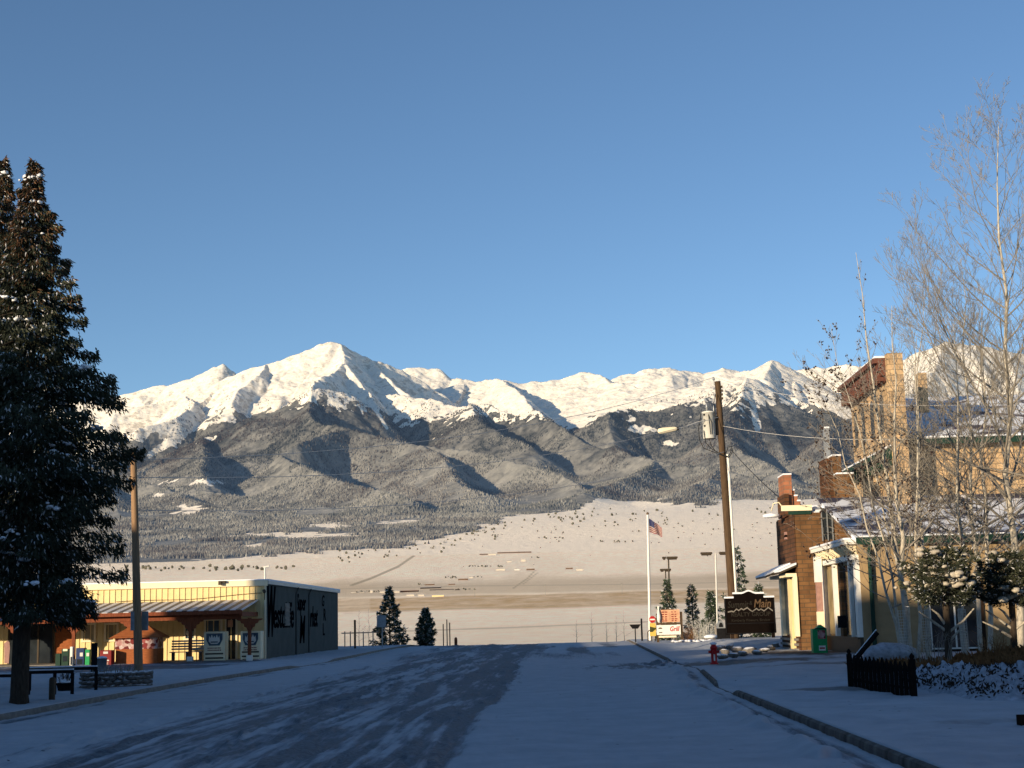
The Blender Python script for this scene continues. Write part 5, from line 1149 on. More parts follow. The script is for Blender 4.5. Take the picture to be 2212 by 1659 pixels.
wire([at(1580, 972, UY), at(1696, 1085, 68)], 'service wire dropping from the thick pole to the brick building', 0.02, 'cable')

# realty sign
SYg = 80.0; zx = lambda a: gx(1536 + a * 0.1058, SYg, 1340); zy = lambda a: at(1620, 1250.8 + a * 0.1058, SYg)[2]
rs = empty('realty_sign', (zx(800), SYg, 0.3), label='dark wooden real estate sign with gold lettering and a white mountain line', cat='sign')
P = [(290, 1125), (290, 385), (480, 385), (480, 300), (640, 300), (700, 285), (750, 262), (790, 252), (830, 262), (880, 288), (940, 305), (1095, 305), (1095, 385), (1312, 385), (1325, 1105)]
w = MB(); w.prism([(zx(a), SYg, zy(b_)) for a, b_ in P][::-1], (0, 0.12, 0)); bd = w.build('board', M['signboard'], rs)
w = MB(); [w.box(zx(a) , zx(b_), SYg - 0.03, SYg, zy(c_), zy(c_) + 0.04) for a, b_, c_ in ((310, 1300, 1110), (300, 1310, 910))]; w.box(zx(295), zx(315), SYg - 0.03, SYg, zy(1110), zy(395)); w.box(zx(1290), zx(1312), SYg - 0.03, SYg, zy(1110), zy(395)); w.build('trim', M['black'], bd)
w = MB(); [w.box(zx(a), zx(b_), SYg - 0.03, SYg + 0.15, zy(c_), zy(c_ - 35)) for a, b_, c_ in ((288, 480, 384), (1095, 1314, 384), (465, 650, 299), (930, 1105, 304))]
Q_ = [(650, 299), (700, 284), (750, 261), (790, 251), (830, 261), (880, 287), (930, 304)]
w.prism([(zx(a), SYg - 0.03, zy(b_)) for a, b_ in Q_] + [(zx(a), SYg - 0.03, zy(b_ - 34)) for a, b_ in Q_[::-1]], (0, 0.18, 0)); w.build('snow', M['snow'], rs)
for a in (430, 1262): w = MB(); w.box(zx(a - 32), zx(a + 32), SYg + 0.02, SYg + 0.14, 0.1, zy(1000)); w.build('leg', M['wood_dark'], rs)
fy_ = SYg - 0.012
text_obj('lettering', 'Summit', 0.50, face_cam(zx(560), fy_, zy(520)), M['shadegold'], bd, 0.2, 0.004, 0.72, bold=0.004)
text_obj('lettering', '&', 0.30, face_cam(zx(825), fy_, zy(490)), M['shadegold'], bd, 0.1, 0.004, 0.8, bold=0.004)
text_obj('lettering', 'Main', 0.62, face_cam(zx(1060), fy_, zy(510)), M['gold'], bd, 0.2, 0.004, 0.78, bold=0.006)
text_obj('lettering', 'REALTY GROUP', 0.31, face_cam(zx(815), fy_, zy(722)), M['shadegold'], bd, 0, 0.004, 0.95, bold=0.004)
text_obj('lettering', 'Kimberly Powers, Broker', 0.20, face_cam(zx(815), fy_, zy(840)), M['shadegold'], bd, 0, 0.003, 1.0)
w = MB(); mt = [(350, 650), (430, 635), (470, 650), (530, 592), (570, 625), (630, 585), (670, 612), (750, 570), (800, 615), (850, 650), (940, 592), (985, 630), (1030, 605), (1090, 645), (1180, 575), (1270, 648)]
for (a, b_), (c_, d_) in zip(mt[:-1], mt[1:]): w.prism([(zx(a), fy_ - 0.01, zy(b_)), (zx(a), fy_ - 0.01, zy(b_ + 26)), (zx(c_), fy_ - 0.01, zy(d_ + 26)), (zx(c_), fy_ - 0.01, zy(d_))], (0, 0.015, 0))
w.build('mountain_line', M['concrete'], bd)  # white line set grey: shade on the board put into its colour
# dark cabinet left of the sign
Y = 82.6; e = empty('utility_cabinet', (gx(1565, Y), Y, 0.1), label='dark utility cabinet with an arched blue grey top behind the realty sign', cat='cabinet')
w = MB(); w.box(gx(1553, Y), gx(1590, Y), Y, Y + 0.7, 0.1, at(1560, 1357, Y)[2]); w.build('body', M['black'], e)
w = MB(); za = at(1560, 1357, Y)[2]; xc = gx(1559.5, Y); P = [(xc + 0.2 * math.cos(t), Y, za + 0.42 * math.sin(t)) for t in np.linspace(0, math.pi, 10)]; w.prism(P, (0, 0.5, 0)); a_ = w.build('arched_top', M['steel'], e)
w = MB(); P = [(xc + 0.12 * math.cos(t), Y - 0.01, za + 0.06 + 0.25 * math.sin(t)) for t in np.linspace(0, math.pi, 10)]; w.prism(P, (0, 0.008, 0)); w.build('arch_opening', M['black'], a_)
# snowy rocks around the sign
q = random.Random(12)
for i, (px, py) in enumerate(((1556, 1400), (1566, 1408), (1578, 1399), (1592, 1404), (1604, 1412), (1619, 1406), (1634, 1410), (1650, 1404), (1664, 1400), (1676, 1396), (1560, 1418), (1586, 1416))):
    X, Y, z = gp(px, py, 0.25); w = MB(); w.blob((X, Y, 0.25), (q.uniform(0.2, 0.32), q.uniform(0.18, 0.3), q.uniform(0.08, 0.17)), i + 60, n=9, m=6, rough=0.3)
    o = w.build('rock', M['stone'], origin=(X, Y, 0.2)); tag(o, 'snow topped dark rock in the bed below the realty sign', 'rock', 'rocks below the realty sign')

# --- brick building
BX, BYf = 10.7, 66.0
bb = empty('brick_building', (BX, BYf, 0.1), label='narrow brown brick building with stepped parapets and white awning strips', cat='building')
zz = lambda px, py, Y=BYf: at(px, py, Y)[2]
X2 = gx(1849, BYf)
w = MB(); w.box(BX, 24, BYf, 71.2, 0, 6.15); w.build('wall', M['brick'], bb)
w = MB(); w.box(BX - 0.03, BX, BYf - 0.02, 71.2, 0, 6.10); w.build('street_wall', M['brickdark'], bb)
w = MB(); w.box(gx(1703, BYf), gx(1770, BYf), BYf - 0.10, BYf - 0.002, zz(1740, 1103), zz(1740, 1091)); w.build('fascia', M['creamtrim'], bb)
w = MB(); w.box(gx(1718, BYf), gx(1768, BYf), BYf - 0.06, BYf - 0.002, zz(1740, 1111), zz(1740, 1103.5)); w.build('fascia_band', M['darkgreen'], bb)
w = MB(); w.box(BX + 0.1, 24, BYf + 0.1, 71.1, 6.152, 6.28); w.build('roof', M['snow'], bb)
w = MB(); q = random.Random(3); [w.blob((BX + 0.7 + i * 0.35, BYf + 0.5, 6.32 + q.uniform(0, .15)), (0.3, 0.3, 0.12), i) for i in range(8)]; w.build('snow', M['snow'], bb)
w = MB(); w.box(BX - 0.0, gx(1706, 68), 67.2, 69.4, 6.12, at(1695, 1070, 68)[2]); w.build('parapet_block', M['brickdark'], bb)
def chim(p0, p1, pt, Y, dep, zb, m, name='chimney', cap=True):
    x0, x1 = gx(p0, Y, 1100), gx(p1, Y, 1100); z1 = at((p0 + p1) / 2, pt, Y)[2]; w = MB(); w.box(x0, x1, Y, Y + dep, zb, z1); c_ = w.build(name, M[m], bb)
    if cap: w = MB(); w.box(x0 - 0.03, x1 + 0.03, Y - 0.03, Y + dep + 0.03, z1, z1 + 0.08); w.build('snow', M['snow'], c_, 0.03)
chim(1696, 1713, 1026, 67.4, 1.6, 6.1, 'brickorange'); chim(1713, 1718, 1060, 67.5, 1.0, 6.1, 'brickorange', 'stepped_brick'); chim(1718, 1724, 1072, 67.5, 1.0, 6.1, 'brickorange', 'stepped_brick'); chim(1724, 1730, 1083, 67.5, 1.0, 6.1, 'brickorange', 'stepped_brick')
chim(1804, 1823, 985, 66.6, 1.6, 5.0, 'brick'); chim(1788, 1803.5, 990, 66.7, 1.6, 5.0, 'brickdark', cap=False); chim(1812, 1848, 1024, 65.95, 1.2, 4.4, 'brick', 'parapet_block')
chim(1789, 1801, 925, 67.6, 0.25, 6.0, 'steel', 'flue_pipe')
w = MB(); w.box(gx(1791, BYf), gx(1813, BYf), BYf - 0.02, BYf - 0.001, zz(1800, 1165), zz(1800, 1097)); g_ = w.build('window', M['glass'], bb)
w = MB(); [w.box(gx(a, BYf), gx(a + 2.5, BYf), BYf - 0.07, BYf - 0.021, zz(1800, 1168), zz(1800, 1094)) for a in (1789, 1801, 1812)]; w.build('frame', M['steel'], g_)
# awning strips
for (ya, yb, xo, za, zb_) in ((65.9, 68.6, 0.75, 3.72, 3.62), (67.6, 71.0, 1.15, 3.78, 3.5)):
    w = MB(); w.prism([(BX - 0.03, ya, za + 0.15), (BX - xo, ya, zb_ - 0.05), (BX - xo, ya, zb_ - 0.13), (BX - 0.03, ya, za + 0.07)], (0, yb - ya, 0)); a_ = w.build('awning', M['bronze'], bb)
    w = MB(); w.prism([(BX - 0.03, ya, za + 0.24), (BX - xo - 0.02, ya, zb_ + 0.03), (BX - xo - 0.02, ya, zb_ - 0.045), (BX - 0.03, ya, za + 0.155)], (0, yb - ya, 0)); w.build('snow', M['snow'], a_)
w = MB(); w.box(BX - 0.5, BX - 0.03, 66.0, 71.0, 3.35, 3.5); w.build('lintel', M['creamtrim'], bb)
for (a, wd, dx, m_) in ((65.9, 0.45, 0.16, 'creamtrim'), (67.1, 0.75, 0.14, 'cream'), (69.6, 0.5, 0.18, 'creamtrim')):
    w = MB(); w.box(BX - dx - 0.03, BX - 0.03, a, a + wd, 0.75 if wd != 0.75 else 0.2, 3.35); w.build('pilaster', M[m_], bb)
for a, b_ in ((66.4, 67.05), (67.9, 69.55), (70.15, 71.1)):
    w = MB(); w.box(BX - 0.06, BX - 0.031, a, b_, 0.8, 3.3); w.build('window', M['glass'], bb)
w = MB(); [w.box(BX - 0.13, BX - 0.031, 66.35, 71.1, z_, z_ + 0.1) for z_ in (0.12, 0.34, 0.56)]; w.build('louvred_base', M['concrete'], bb)
X = BX - 0.95; w = MB(); w.lathe((X + 0.3, 68.3, at(1670, 1117, 68)[2]), [(0.05, 0), (0.42, 0.02), (0.40, 0.13), (0.1, 0.2), (0, 0.22)], 14); wl_ = w.build('gooseneck_lamp', M['snow'], bb)
w = MB(); z_ = at(1670, 1108, 68)[2]; w.tube([(X + 0.3, 68.3, z_ + 0.1), (X + 0.4, 68.3, z_ + 0.45), (X + 0.65, 68.3, z_ + 0.5), (BX, 68.3, z_ + 0.1)], 0.03, 6); w.build('bent_arm', M['creamtrim'], wl_)
for pz_ in (1170, 1058 + 3): pass
for py_ in (1056 + 1, 1155): 
    X = BX - 0.04; z_ = at(1700, py_ + 0, 68.2)[2]
    w = MB(); w.box(X - 0.08, X + 0.005, 68.0, 68.35, z_ - 0.12, z_ + 0.12) if py_ > 1100 else w.box(X - 0.08, X + 0.005, 68.0, 68.35, 5.1, 5.3); w.build('pink_plaque', M['pinkish'], bb)

# --- tan house with storefront
TX, TY0, TY1 = 11.82, 58.0, 66.0
th = empty('tan_shop_house', (TX, TY0, 0.1), label='single storey tan stucco shop with snowy lean-to roof and white pilaster front', cat='building')
w = MB(); w.box(TX, 40, TY0, TY1 - 0.03, 0, 4.35); w.build('wall', M['stucco'], th)
zr0 = 4.55; zr1 = 6.7
w = MB(); w.prism([(TX - 0.15, TY0 - 0.35, 4.42), (TX - 0.15, 65.6, zr1 - 0.05), (TX - 0.15, 65.6, zr1 + 0.05), (TX - 0.15, TY0 - 0.35, 4.56)][::-1], (28, 0, 0)); w.build('roof', M['roofsnow'], th)
w = MB(); w.box(TX - 0.15, 40, TY0 - 0.42, TY0 - 0.352, 4.30, 4.58); w.build('fascia', M['darkgreen'], th)
w = MB(); w.box(TX - 0.1, 40, TY0 - 0.44, TY0 - 0.3, 4.58, 4.64); w.build('snow', M['snow'], th, 0.02)
w = MB(); X = gx(1891, 57.8); w.tube([(X, 57.55, 4.3), (X, 57.85, 4.0), (X, 57.85, 0.2)], 0.085, 8); w.build('downspout', M['darkgreen'], th)
wa, wb_ = gx(2012, TY0), gx(2122, TY0); za, zb_ = zz(2060, 1402, TY0), zz(2060, 1268, TY0)
g_ = win(wa, wb_, za, zb_, TY0, th, 'glass', 0.16, 'wood_dark')
w = MB(); [w.box(a, a + 0.06, TY0 - 0.045, TY0 - 0.016, za, zb_) for a in (wa, (wa + wb_) / 2 - 0.03, wb_ - 0.06)]; w.box(wa, wb_, TY0 - 0.04, TY0 - 0.016, za, za + 0.06); w.build('sash', M['white'], g_)
# storefront on the street side (faces -X)
w = MB(); w.box(TX - 0.5, TX + 0.1, TY0 + 0.05, TY1 - 0.1, 4.35, 4.50); w.box(TX - 0.25, TX, TY0 + 0.1, TY1 - 0.1, 3.75, 3.95); co = w.build('cornice', M['white'], th)
w = MB(); w.box(TX - 0.55, TX + 0.1, TY0 + 0.02, TY1 - 0.1, 4.50, 4.60); w.build('snow', M['snow'], co, 0.03)
for i in range(9):
    a = TY0 + 0.3 + i * 0.86; w = MB(); w.prism([(TX - 0.02, a, 4.34), (TX - 0.42, a, 4.34), (TX - 0.38, a, 4.22), (TX - 0.15, a, 4.05), (TX - 0.02, a, 3.96)], (0, 0.22, 0)); w.build('bracket', M['creamtrim'], co)
for a, wd, m_ in ((58.02, 0.5, 'white'), (59.3, 0.28, 'white'), (61.2, 0.5, 'brick'), (62.6, 0.35, 'white'), (64.9, 0.6, 'white')):
    w = MB(); w.box(TX - 0.16, TX - 0.003, a, a + wd, 0.75, 3.74); w.build('pilaster', M[m_], th)
for a, b_ in ((58.6, 59.25), (59.7, 61.1), (63.0, 64.8)):
    w = MB(); w.box(TX - 0.04, TX - 0.003, a, b_, 0.85, 3.6); w.build('window', M['tanblind' if a > 60 else 'glass'], th)
w = MB(); w.box(TX - 0.14, TX - 0.003, 58.0, 65.8, 0.1, 0.72); w.box(TX - 0.22, TX - 0.003, 58.0, 65.8, 0.72, 0.78); w.build('wainscot', M['bronze'], th)
X = gx(1776.5, 64.6); w = MB(); w.box(X - 0.12, X + 0.12, 64.5, 64.74, 1.8, 4.1); cp = w.build('corner_post', M['pinkish'], th)
w = MB(); w.box(X - 0.14, X + 0.14, 64.46, 64.78, 0.1, 1.8); w.build('post_sleeve', M['creamtrim'], cp)
w = MB(); w.box(X - 0.15, X + 0.15, 64.46, 64.78, 3.05, 4.15); w.build('post_head', M['white'], cp)
X = gx(1821, 59.5); w = MB(); w.box(X - 0.15, X + 0.15, 59.2, 59.5, at(1821, 1356, 59.3)[2], at(1821, 1330, 59.3)[2]); o = w.build('hanging_lantern', M['black'], origin=(X, 59.3, 1)); tag(o, 'black box lantern in front of the white pilasters', 'lantern')
# red brick apron
# --- tall tan building
tb = empty('tall_brick_building', (15, 64, 0), label='two storey tan brick building with a false front and snowy pitched roof', cat='building')
w = MB(); w.box(15.35, 45, 65.62, 76, 0, 9.1); w.build('wall', M['tanbrick'], tb)
w = MB(); w.box(14.85, 15.34, 64.0, 72.6, 0, 11.7); fr = w.build('false_front', M['tanbrick'], tb)
w = MB(); w.box(14.75, 15.42, 63.85, 64.3, 4, 12.85); w.build('corner_pier', M['tanbrick'], tb)
co = MB()
for dx, z0_, z1_ in ((0.12, 11.7, 11.95), (0.3, 11.95, 12.15), (0.42, 12.15, 12.5), (0.6, 12.5, 12.72)): co.box(14.85 - dx, 15.34, 64.32, 72.7, z0_, z1_)
[co.box(14.35, 14.75, a, a + 0.18, 11.75, 12.1) for a in np.arange(64.6, 72.5, 0.55)]
c_ = co.build('cornice', M['plum'], tb)
w = MB(); w.box(14.3, 15.4, 64.32, 72.7, 12.72, 12.82); w.build('snow', M['snow'], c_, 0.03)
for a in (65.6, 67.6, 69.6, 71.3):
    w = MB(); P = [(14.83, a, 9.6), (14.83, a, 11.0)] + [(14.83, a + 0.35 - 0.35 * math.cos(t), 11.0 + 0.35 * math.sin(t)) for t in np.linspace(0.3, math.pi - 0.3, 6)] + [(14.83, a + 0.7, 11.0), (14.83, a + 0.7, 9.6)]; w.prism(P, (0.015, 0, 0)); w.build('window', M['glass'], tb)
w = MB(); w.prism([(14.2, 64.1, 8.35), (14.2, 64.1, 8.55), (14.84, 64.1, 8.85), (14.84, 64.1, 8.2)], (0, 8.4, 0)); [w.box(14.35, 14.84, a, a + 0.15, 7.95, 8.2) for a in np.arange(64.2, 72.4, 0.6)]; lc = w.build('lower_cornice', M['darkgreen'], tb)
w = MB(); w.prism([(14.2, 64.1, 8.56), (14.2, 64.1, 8.62), (14.84, 64.1, 8.95), (14.84, 64.1, 8.86)], (0, 8.4, 0)); w.build('snow', M['snow'], lc)
w = MB(); w.prism([(15.36, 65.1, 9.10), (15.36, 73.5, 12.1), (15.36, 73.5, 12.25), (15.36, 65.1, 9.28)][::-1], (30, 0, 0)); w.build('roof', snowroof_mat('tall_building_roof', (0.07, 0.06, 0.09), 0.46, 0.35), tb)
w = MB(); w.box(15.43, 45, 65.0, 65.1, 8.95, 9.22); w.build('gutter', M['darkgreen'], tb)
w = MB(); w.box(15.43, 45, 64.95, 65.2, 9.225, 9.30); w.build('snow', M['snow'], tb, 0.02)
X0, X1 = gx(1985, 70, 830), gx(2003, 70, 830); w = MB(); w.box(X0, X1, 70, 70.5, 10.4, at(1994, 805, 70)[2]); ch = w.build('chimney', M['tanbrick'], tb)
w = MB(); w.box(X0 - 0.02, X1 + 0.02, 69.98, 70.52, at(1994, 805, 70)[2], at(1994, 803, 70)[2] + 0.04); w.build('snow', M['snow'], ch)
for a, b_ in ((1944, 1960), (1968, 1984), (1990, 1997)):
    w = MB(); w.box(gx(a, 65.6), gx(b_, 65.6), 65.59, 65.615, 6.9, zz(a, 978, 65.6)); w.build('window', M['glass'], tb)

# --- green newspaper box at the brick corner
Y = 60.0; x0, x1 = gx(1757, Y), gx(1788, Y); zt_, zm = at(1772, 1349, Y)[2], at(1772, 1358, Y)[2]
nb_ = empty('newspaper_box', ((x0 + x1) / 2, Y, 0.12), label='tall bright green newspaper box with a peaked top at the brick corner', cat='newspaper box')
w = MB(); w.box(x0, x1, Y, Y + 0.5, 0.1, zm); w.prism([(x0 + 0.12, Y + 0.002, zm), ((x0 + x1) / 2 + 0.05, Y + 0.002, zt_), (x1, Y + 0.002, zm)], (0, 0.45, 0)); w.build('body', M['green'], nb_, 0.015)
w = MB(); w.box(x0 + 0.2, x1 - 0.06, Y - 0.012, Y - 0.002, 0.72, 1.06); w.build('display_window', m_fl, nb_)
w = MB(); w.box(x0 + 0.22, x1 - 0.08, Y - 0.012, Y - 0.002, 0.26, 0.46); lb_ = w.build('label_panel', M['white'], nb_)
w = MB(); w.box(x0 + 0.25, x1 - 0.11, Y - 0.016, Y - 0.013, 0.33, 0.39); w.build('red_marks', M['red'], lb_)
w = MB(); w.box(x0 + 0.1, x1 - 0.04, Y - 0.03, Y - 0.002, 1.10, 1.15); w.build('handle', M['darkgreen'], nb_)

# --- picket fence, handrail
fe = empty('picket_fence', (6.5, 28, 0.12), label='short black picket fence on the right pavement', cat='fence')
pa, pb_ = Vector((6.50, 28.0, 0)), Vector((6.22, 32.1, 0)); n = 15; q = random.Random(9)
w = MB(); 
for z_ in (0.30, 0.62): w.tube([(pa.x + 0.05, pa.y, z_), (pb_.x + 0.05, pb_.y, z_)], 0.025, 4)
w.build('rails', M['blackwood'], fe)
for i in range(n):
    p = pa.lerp(pb_, i / (n - 1)); h = 0.70 + 0.06 * (i / n) + q.uniform(-.02, .02); w = MB(); hw = 0.132
    w.prism([(p.x, p.y - hw, 0.08), (p.x, p.y + hw, 0.08), (p.x, p.y + hw, h), (p.x, p.y + hw * 0.4, h + 0.05), (p.x, p.y, h + 0.09), (p.x, p.y - hw * 0.4, h + 0.05), (p.x, p.y - hw, h)], (0.025, 0, 0)); w.build('picket', M['blackwood'], fe)
for p in (pa + Vector((0.02, -0.18, 0)), pb_ + Vector((0.02, 0.18, 0))):
    w = MB(); w.box(p.x - 0.05, p.x + 0.05, p.y - 0.05, p.y + 0.05, 0.05, 0.84); w.lathe((p.x, p.y, 0.84), [(0.03, 0), (0.05, 0.05), (0.02, 0.1), (0, 0.12)], 8); w.build('post', M['blackwood'], fe)
Y = 41.0; ha, hb = at(1850, 1421, Y), at(1895, 1366, Y)
hr = empty('handrail', (ha[0], Y, 0.12), label='thick black sloping handrail above the picket fence', cat='handrail')
w = MB(); w.tube([ha, hb], 0.075, 6); w.build('rail', M['black'], hr); w = MB(); w.tube([(ha[0] - 0.02, Y, ha[2] + 0.075), (hb[0] - 0.02, Y, hb[2] + 0.075)], 0.018, 6); w.build('snow', M['snow'], hr)
for p in (ha,): w = MB(); w.box(p[0] - 0.06, p[0] + 0.06, Y - 0.06, Y + 0.06, 0.05, p[2]); w.build('post', M['black'], hr)
Y = 44; X = gx(1931 , Y); 
w = MB(); w.box(gx(1926, Y) , gx(1938, Y), Y, Y + 0.1, 0.1, at(1930, 1350, Y)[2]) 
# low edging in the bottom right corner
X, Y, z = gp(2212, 1568, 0.16); w = MB(); w.box(X - 0.05, X + 2, Y - 0.05, Y + 0.15, 0.1, 0.30); o = w.build('wooden_edging', M['wood_dark'], origin=(X, Y, .1)); tag(o, 'low dark timber edging at the yard corner', 'edging')

# --- bare trees
def tr(px, py, pt, topx, Y, label, seed, **k):
    zg = 0.4 if 5 < Y < 48 else 0.12
    X = gx(px, Y, py); xt, _, zt = at(topx, pt, Y)
    return bare_tree('aspen_tree', (X, Y, zg), zt - zg, lean=(xt - X, 0), label=label, cat='bare tree', group=None, seed=seed, **k)
tr(1966, 1446, 545, 1852, 45.5, 'upright narrow bare tree with withered leaves, leftmost of the tall ones', 101, spread=0.20, up=1.2, nb=30, start=0.30, r0=0.09, leaves=1, lens=0.30, depth=3)
tr(1958, 1447, 700, 1792, 45, 'thin bare tree with withered leaves leaning far left over the shop roof', 102, spread=0.36, up=0.9, nb=26, start=0.2, r0=0.05, leaves=2, depth=3)
tr(1950, 1448, 800, 1757, 44.5, 'lowest leaning bare tree spreading over the brick wall', 103, spread=0.56, up=0.6, nb=34, start=0.16, r0=0.05, leaves=2, depth=3)
t4 = tr(1960, 1449, 660, 1925, 44, 'pale bare aspen with a wire wrapped trunk nearest the handrail', 104, spread=0.34, up=0.85, nb=36, start=0.18, r0=0.095, depth=3)
t5 = tr(2007, 1440, 720, 1975, 46, 'pale bare aspen with white mesh round its trunk behind the left pine', 105, spread=0.32, up=0.85, nb=34, start=0.16, r0=0.085, depth=3)
t6 = tr(2088, 1440, 700, 2062, 47, 'dark trunked bare tree with a mesh guard right of the left pine', 106, spread=0.40, up=0.7, nb=38, start=0.14, r0=0.10, depth=3)
tr(2205, 1440, 270, 2150, 48, 'tallest bare aspen with a thick white trunk at the picture edge', 107, spread=0.68, up=0.9, nb=46, start=0.16, r0=0.14, depth=4, bark=M['barkpale'])
tr(2330, 1440, 480, 2300, 46, 'bare tree standing just outside the picture edge', 108, spread=0.50, up=0.65, nb=44, start=0.2, r0=0.14, depth=3)
#tr(1930, 1430, 760, 1990, 55, 'bare tree close to the tan shop wall', 109, spread=0.6, up=0.5, nb=44, start=0.25, r0=0.08, depth=3)
tr(2140, 1430, 640, 2120, 54, 'bare tree between the right pine and the shop window', 110, spread=0.45, up=0.65, nb=44, start=0.2, r0=0.10, depth=3)
tr(1985, 1438, 620, 1990, 50, 'slender bare tree with fine pale twigs behind the left pine', 111, spread=0.50, up=0.8, nb=44, start=0.2, r0=0.07, depth=3)
tr(2120, 1436, 560, 2075, 52, 'tall slender bare tree left of the thick white trunk', 112, spread=0.42, up=0.9, nb=50, start=0.22, r0=0.09, depth=3)
tr(1972, 1445, 780, 1830, 46, 'bare tree leaning left in front of the false front facade', 113, spread=0.42, up=0.8, nb=20, start=0.22, r0=0.05, depth=3)
#tr(2230, 1440, 520, 2215, 51, 'bare tree crowding the picture edge behind the thick white trunk', 114, spread=0.5, up=0.8, nb=46, start=0.2, r0=0.09, depth=3)
for t_, X_off in ((t4, 0.145), (t5, 0.135), (t6, 0.12)):
    L = t_.location; w = MB(); tl = [c for c in t_.children if c.name.startswith('trunk')][0]
    for k in range(14): a = 2 * math.pi * k / 14; w.tube([(L.x + X_off * math.cos(a), L.y + X_off * math.sin(a), L.z), (L.x - 0.03 + X_off * math.cos(a), L.y + X_off * math.sin(a), L.z + 1.35)], 0.005, 3, cap=False)
    for k in range(16): z_ = L.z + 0.06 + k * 0.085; w.tube([(L.x - 0.03 * (k / 16) + X_off * math.cos(a), L.y + X_off * math.sin(a), z_) for a in np.linspace(0, 2 * math.pi, 15)], 0.005, 3, cap=False)
    w.build('wire_guard', M['greypaint'], t_)
# --- two small pines with snow
def pine(px, py, Y, pt, wpx, label, seed, off=0.0):
    X = gx(px, Y, py); zt = at(px, pt, Y)[2] - 0.35; r = wpx / 2 / F * Y
    pr = [(zt, r * 0.35), (zt * 0.9, r * 0.7), (zt * 0.78, r * 0.85), (zt * 0.66, r * 0.95), (zt * 0.56, r * 0.95), (zt * 0.5, r * 0.7)]
    t = conifer('pine_tree', pr, zt, zt * 0.52, 64, 170, 0.11, 0.014, 0.02, -0.15, trunk_r=0.10, loc=(X, Y, 0.35), seed=seed, label=label, cat='pine tree', blobs=17, blobsize=0.19, group='small snowy pines in the yard')
    t.children[1].data.materials[0] = M['barkpale']; w = MB(); L = t.location
    for k, (dx, z0_, z1_) in enumerate(((-0.75, 1.05, 1.7), (0.72, 1.0, 1.75), (-0.4, 1.2, 1.75), (0.5, 0.75, 1.1) if seed % 2 else (-0.9, 0.8, 1.4))):
        w.tube([(L.x, L.y, L.z + z0_ - 0.25), (L.x + dx * 0.6, L.y - 0.1, L.z + z0_ + 0.08), (L.x + dx, L.y - 0.15, L.z + z1_ - 0.35)], [0.045, 0.033, 0.018], 6)
    w.build('branches', M['barkpale'], t)
pine(2052, 1455, 40.5, 1186, 205, 'left of the two small pines, its crown patched with thick snow', 201)
pine(2195, 1450, 42.0, 1196, 190, 'right small pine with several bare low branches', 202)

# --- snowy shrubs and dry growth (uncountable)
def shrubs(name, x0, x1, y0, y1, hgt, nleaf, label, leafm, snow_mesh=True, hl=0.12, zo=0.3):
    nx, ny = 260, 220
    A, B = np.meshgrid(np.linspace(x0, x1, nx), np.linspace(y0, y1, ny)); edge = sstep(0, 0.9, A - x0) * sstep(0, 0.9, x1 - A) * sstep(0, 0.9, B - y0) * sstep(0, 0.9, y1 - B)
    Hh = edge * hgt * (0.55 + 0.5 * fbm(A * 1.1, B * 1.1, 3, 0)) + edge * 0.16 * np.maximum(0, fbm(A * 6, B * 6, 3, 1, 0.7))
    n = nleaf; lx = rng.uniform(x0 + .1, x1 - .1, n); ly = rng.uniform(y0 + .1, y1 - .1, n)
    he = sstep(0, 0.9, lx - x0) * sstep(0, 0.9, x1 - lx) * sstep(0, 0.9, ly - y0) * sstep(0, 0.9, y1 - ly); hz = he * hgt * (0.55 + 0.5 * fbm(lx * 1.1, ly * 1.1, 3, 0))
    kp = he * (1 + fbm(lx * 2, ly * 2, 3, 2)) > 0.45; lx, ly, hz = lx[kp], ly[kp], hz[kp]; n = len(lx)
    P = np.stack([lx, ly, pav_z(lx, ly) + hz + rng.uniform(-0.03, 0.07, n)], -1); V, Q, C = sprays(P, rng.normal(size=(n, 3)) + np.array([0, 0, 0.6]), rng.uniform(0.6, 1.3, n) * hl, rng.uniform(0.010, 0.03, n) * hl / 0.12, np.zeros((n, 3)))
    if snow_mesh:
        me = mesh_np(name, np.concatenate([np.stack([A, B, pav_z(A, B) + Hh - 0.03 * (1 - edge) - 0.02 + 0.03 * edge], -1).reshape(-1, 3)]), grid_faces(ny, nx), True); o = link(name, me, M['street2'])
        tag(o, label, 'shrubs', kind='stuff'); me2 = mesh_np('twigs', V, Q, False); c = link('twigs', me2, leafm, o)
    else:
        me = mesh_np(name, V, Q, False); o = link(name, me, leafm); tag(o, label, 'dry grass', kind='stuff')
M['street2'] = mat('shrub_snow', (0.36, 0.39, 0.44), 0.9, 0.35, 7, bump=0.8)
shrubs('snowy_shrubs', 7.0, 14.5, 25.5, 35.5, 0.36, 14000, 'low spreading shrubs under lumpy snow behind the picket fence', M['barkdark'], zo=0.30, hl=0.10)
shrubs('dry_grass', 7.8, 15, 36.5, 43, 0.16, 7000, 'tangled rusty dry grass below the two pines', M['drygrass'], False, 0.20, 0.36)
X, Y, z = gp(1955, 1425, 0.4); w = MB(); w.blob((gx(1920, 42), 42, 0.55), (0.75, 0.5, 0.32), 8, n=14, m=8, rough=0.12); o = w.build('snow_covered_bush', M['street2'], origin=(gx(1920, 42), 42, 0.3)); tag(o, 'rounded bush buried in snow beside the wire wrapped aspen', 'bush')
tuft('bush', (gx(2145, 40), 40, 0.4), 40, 0.75, 0.35, M['drygrass'], None, 77, 'rusty orange bush between the two pines', 'bush')
tuft('bush', (gx(2020, 39), 39, 0.4), 26, 0.9, 0.5, M['barkgrey'], None, 78, 'grey leafless bush behind the left pine trunk', 'bush')

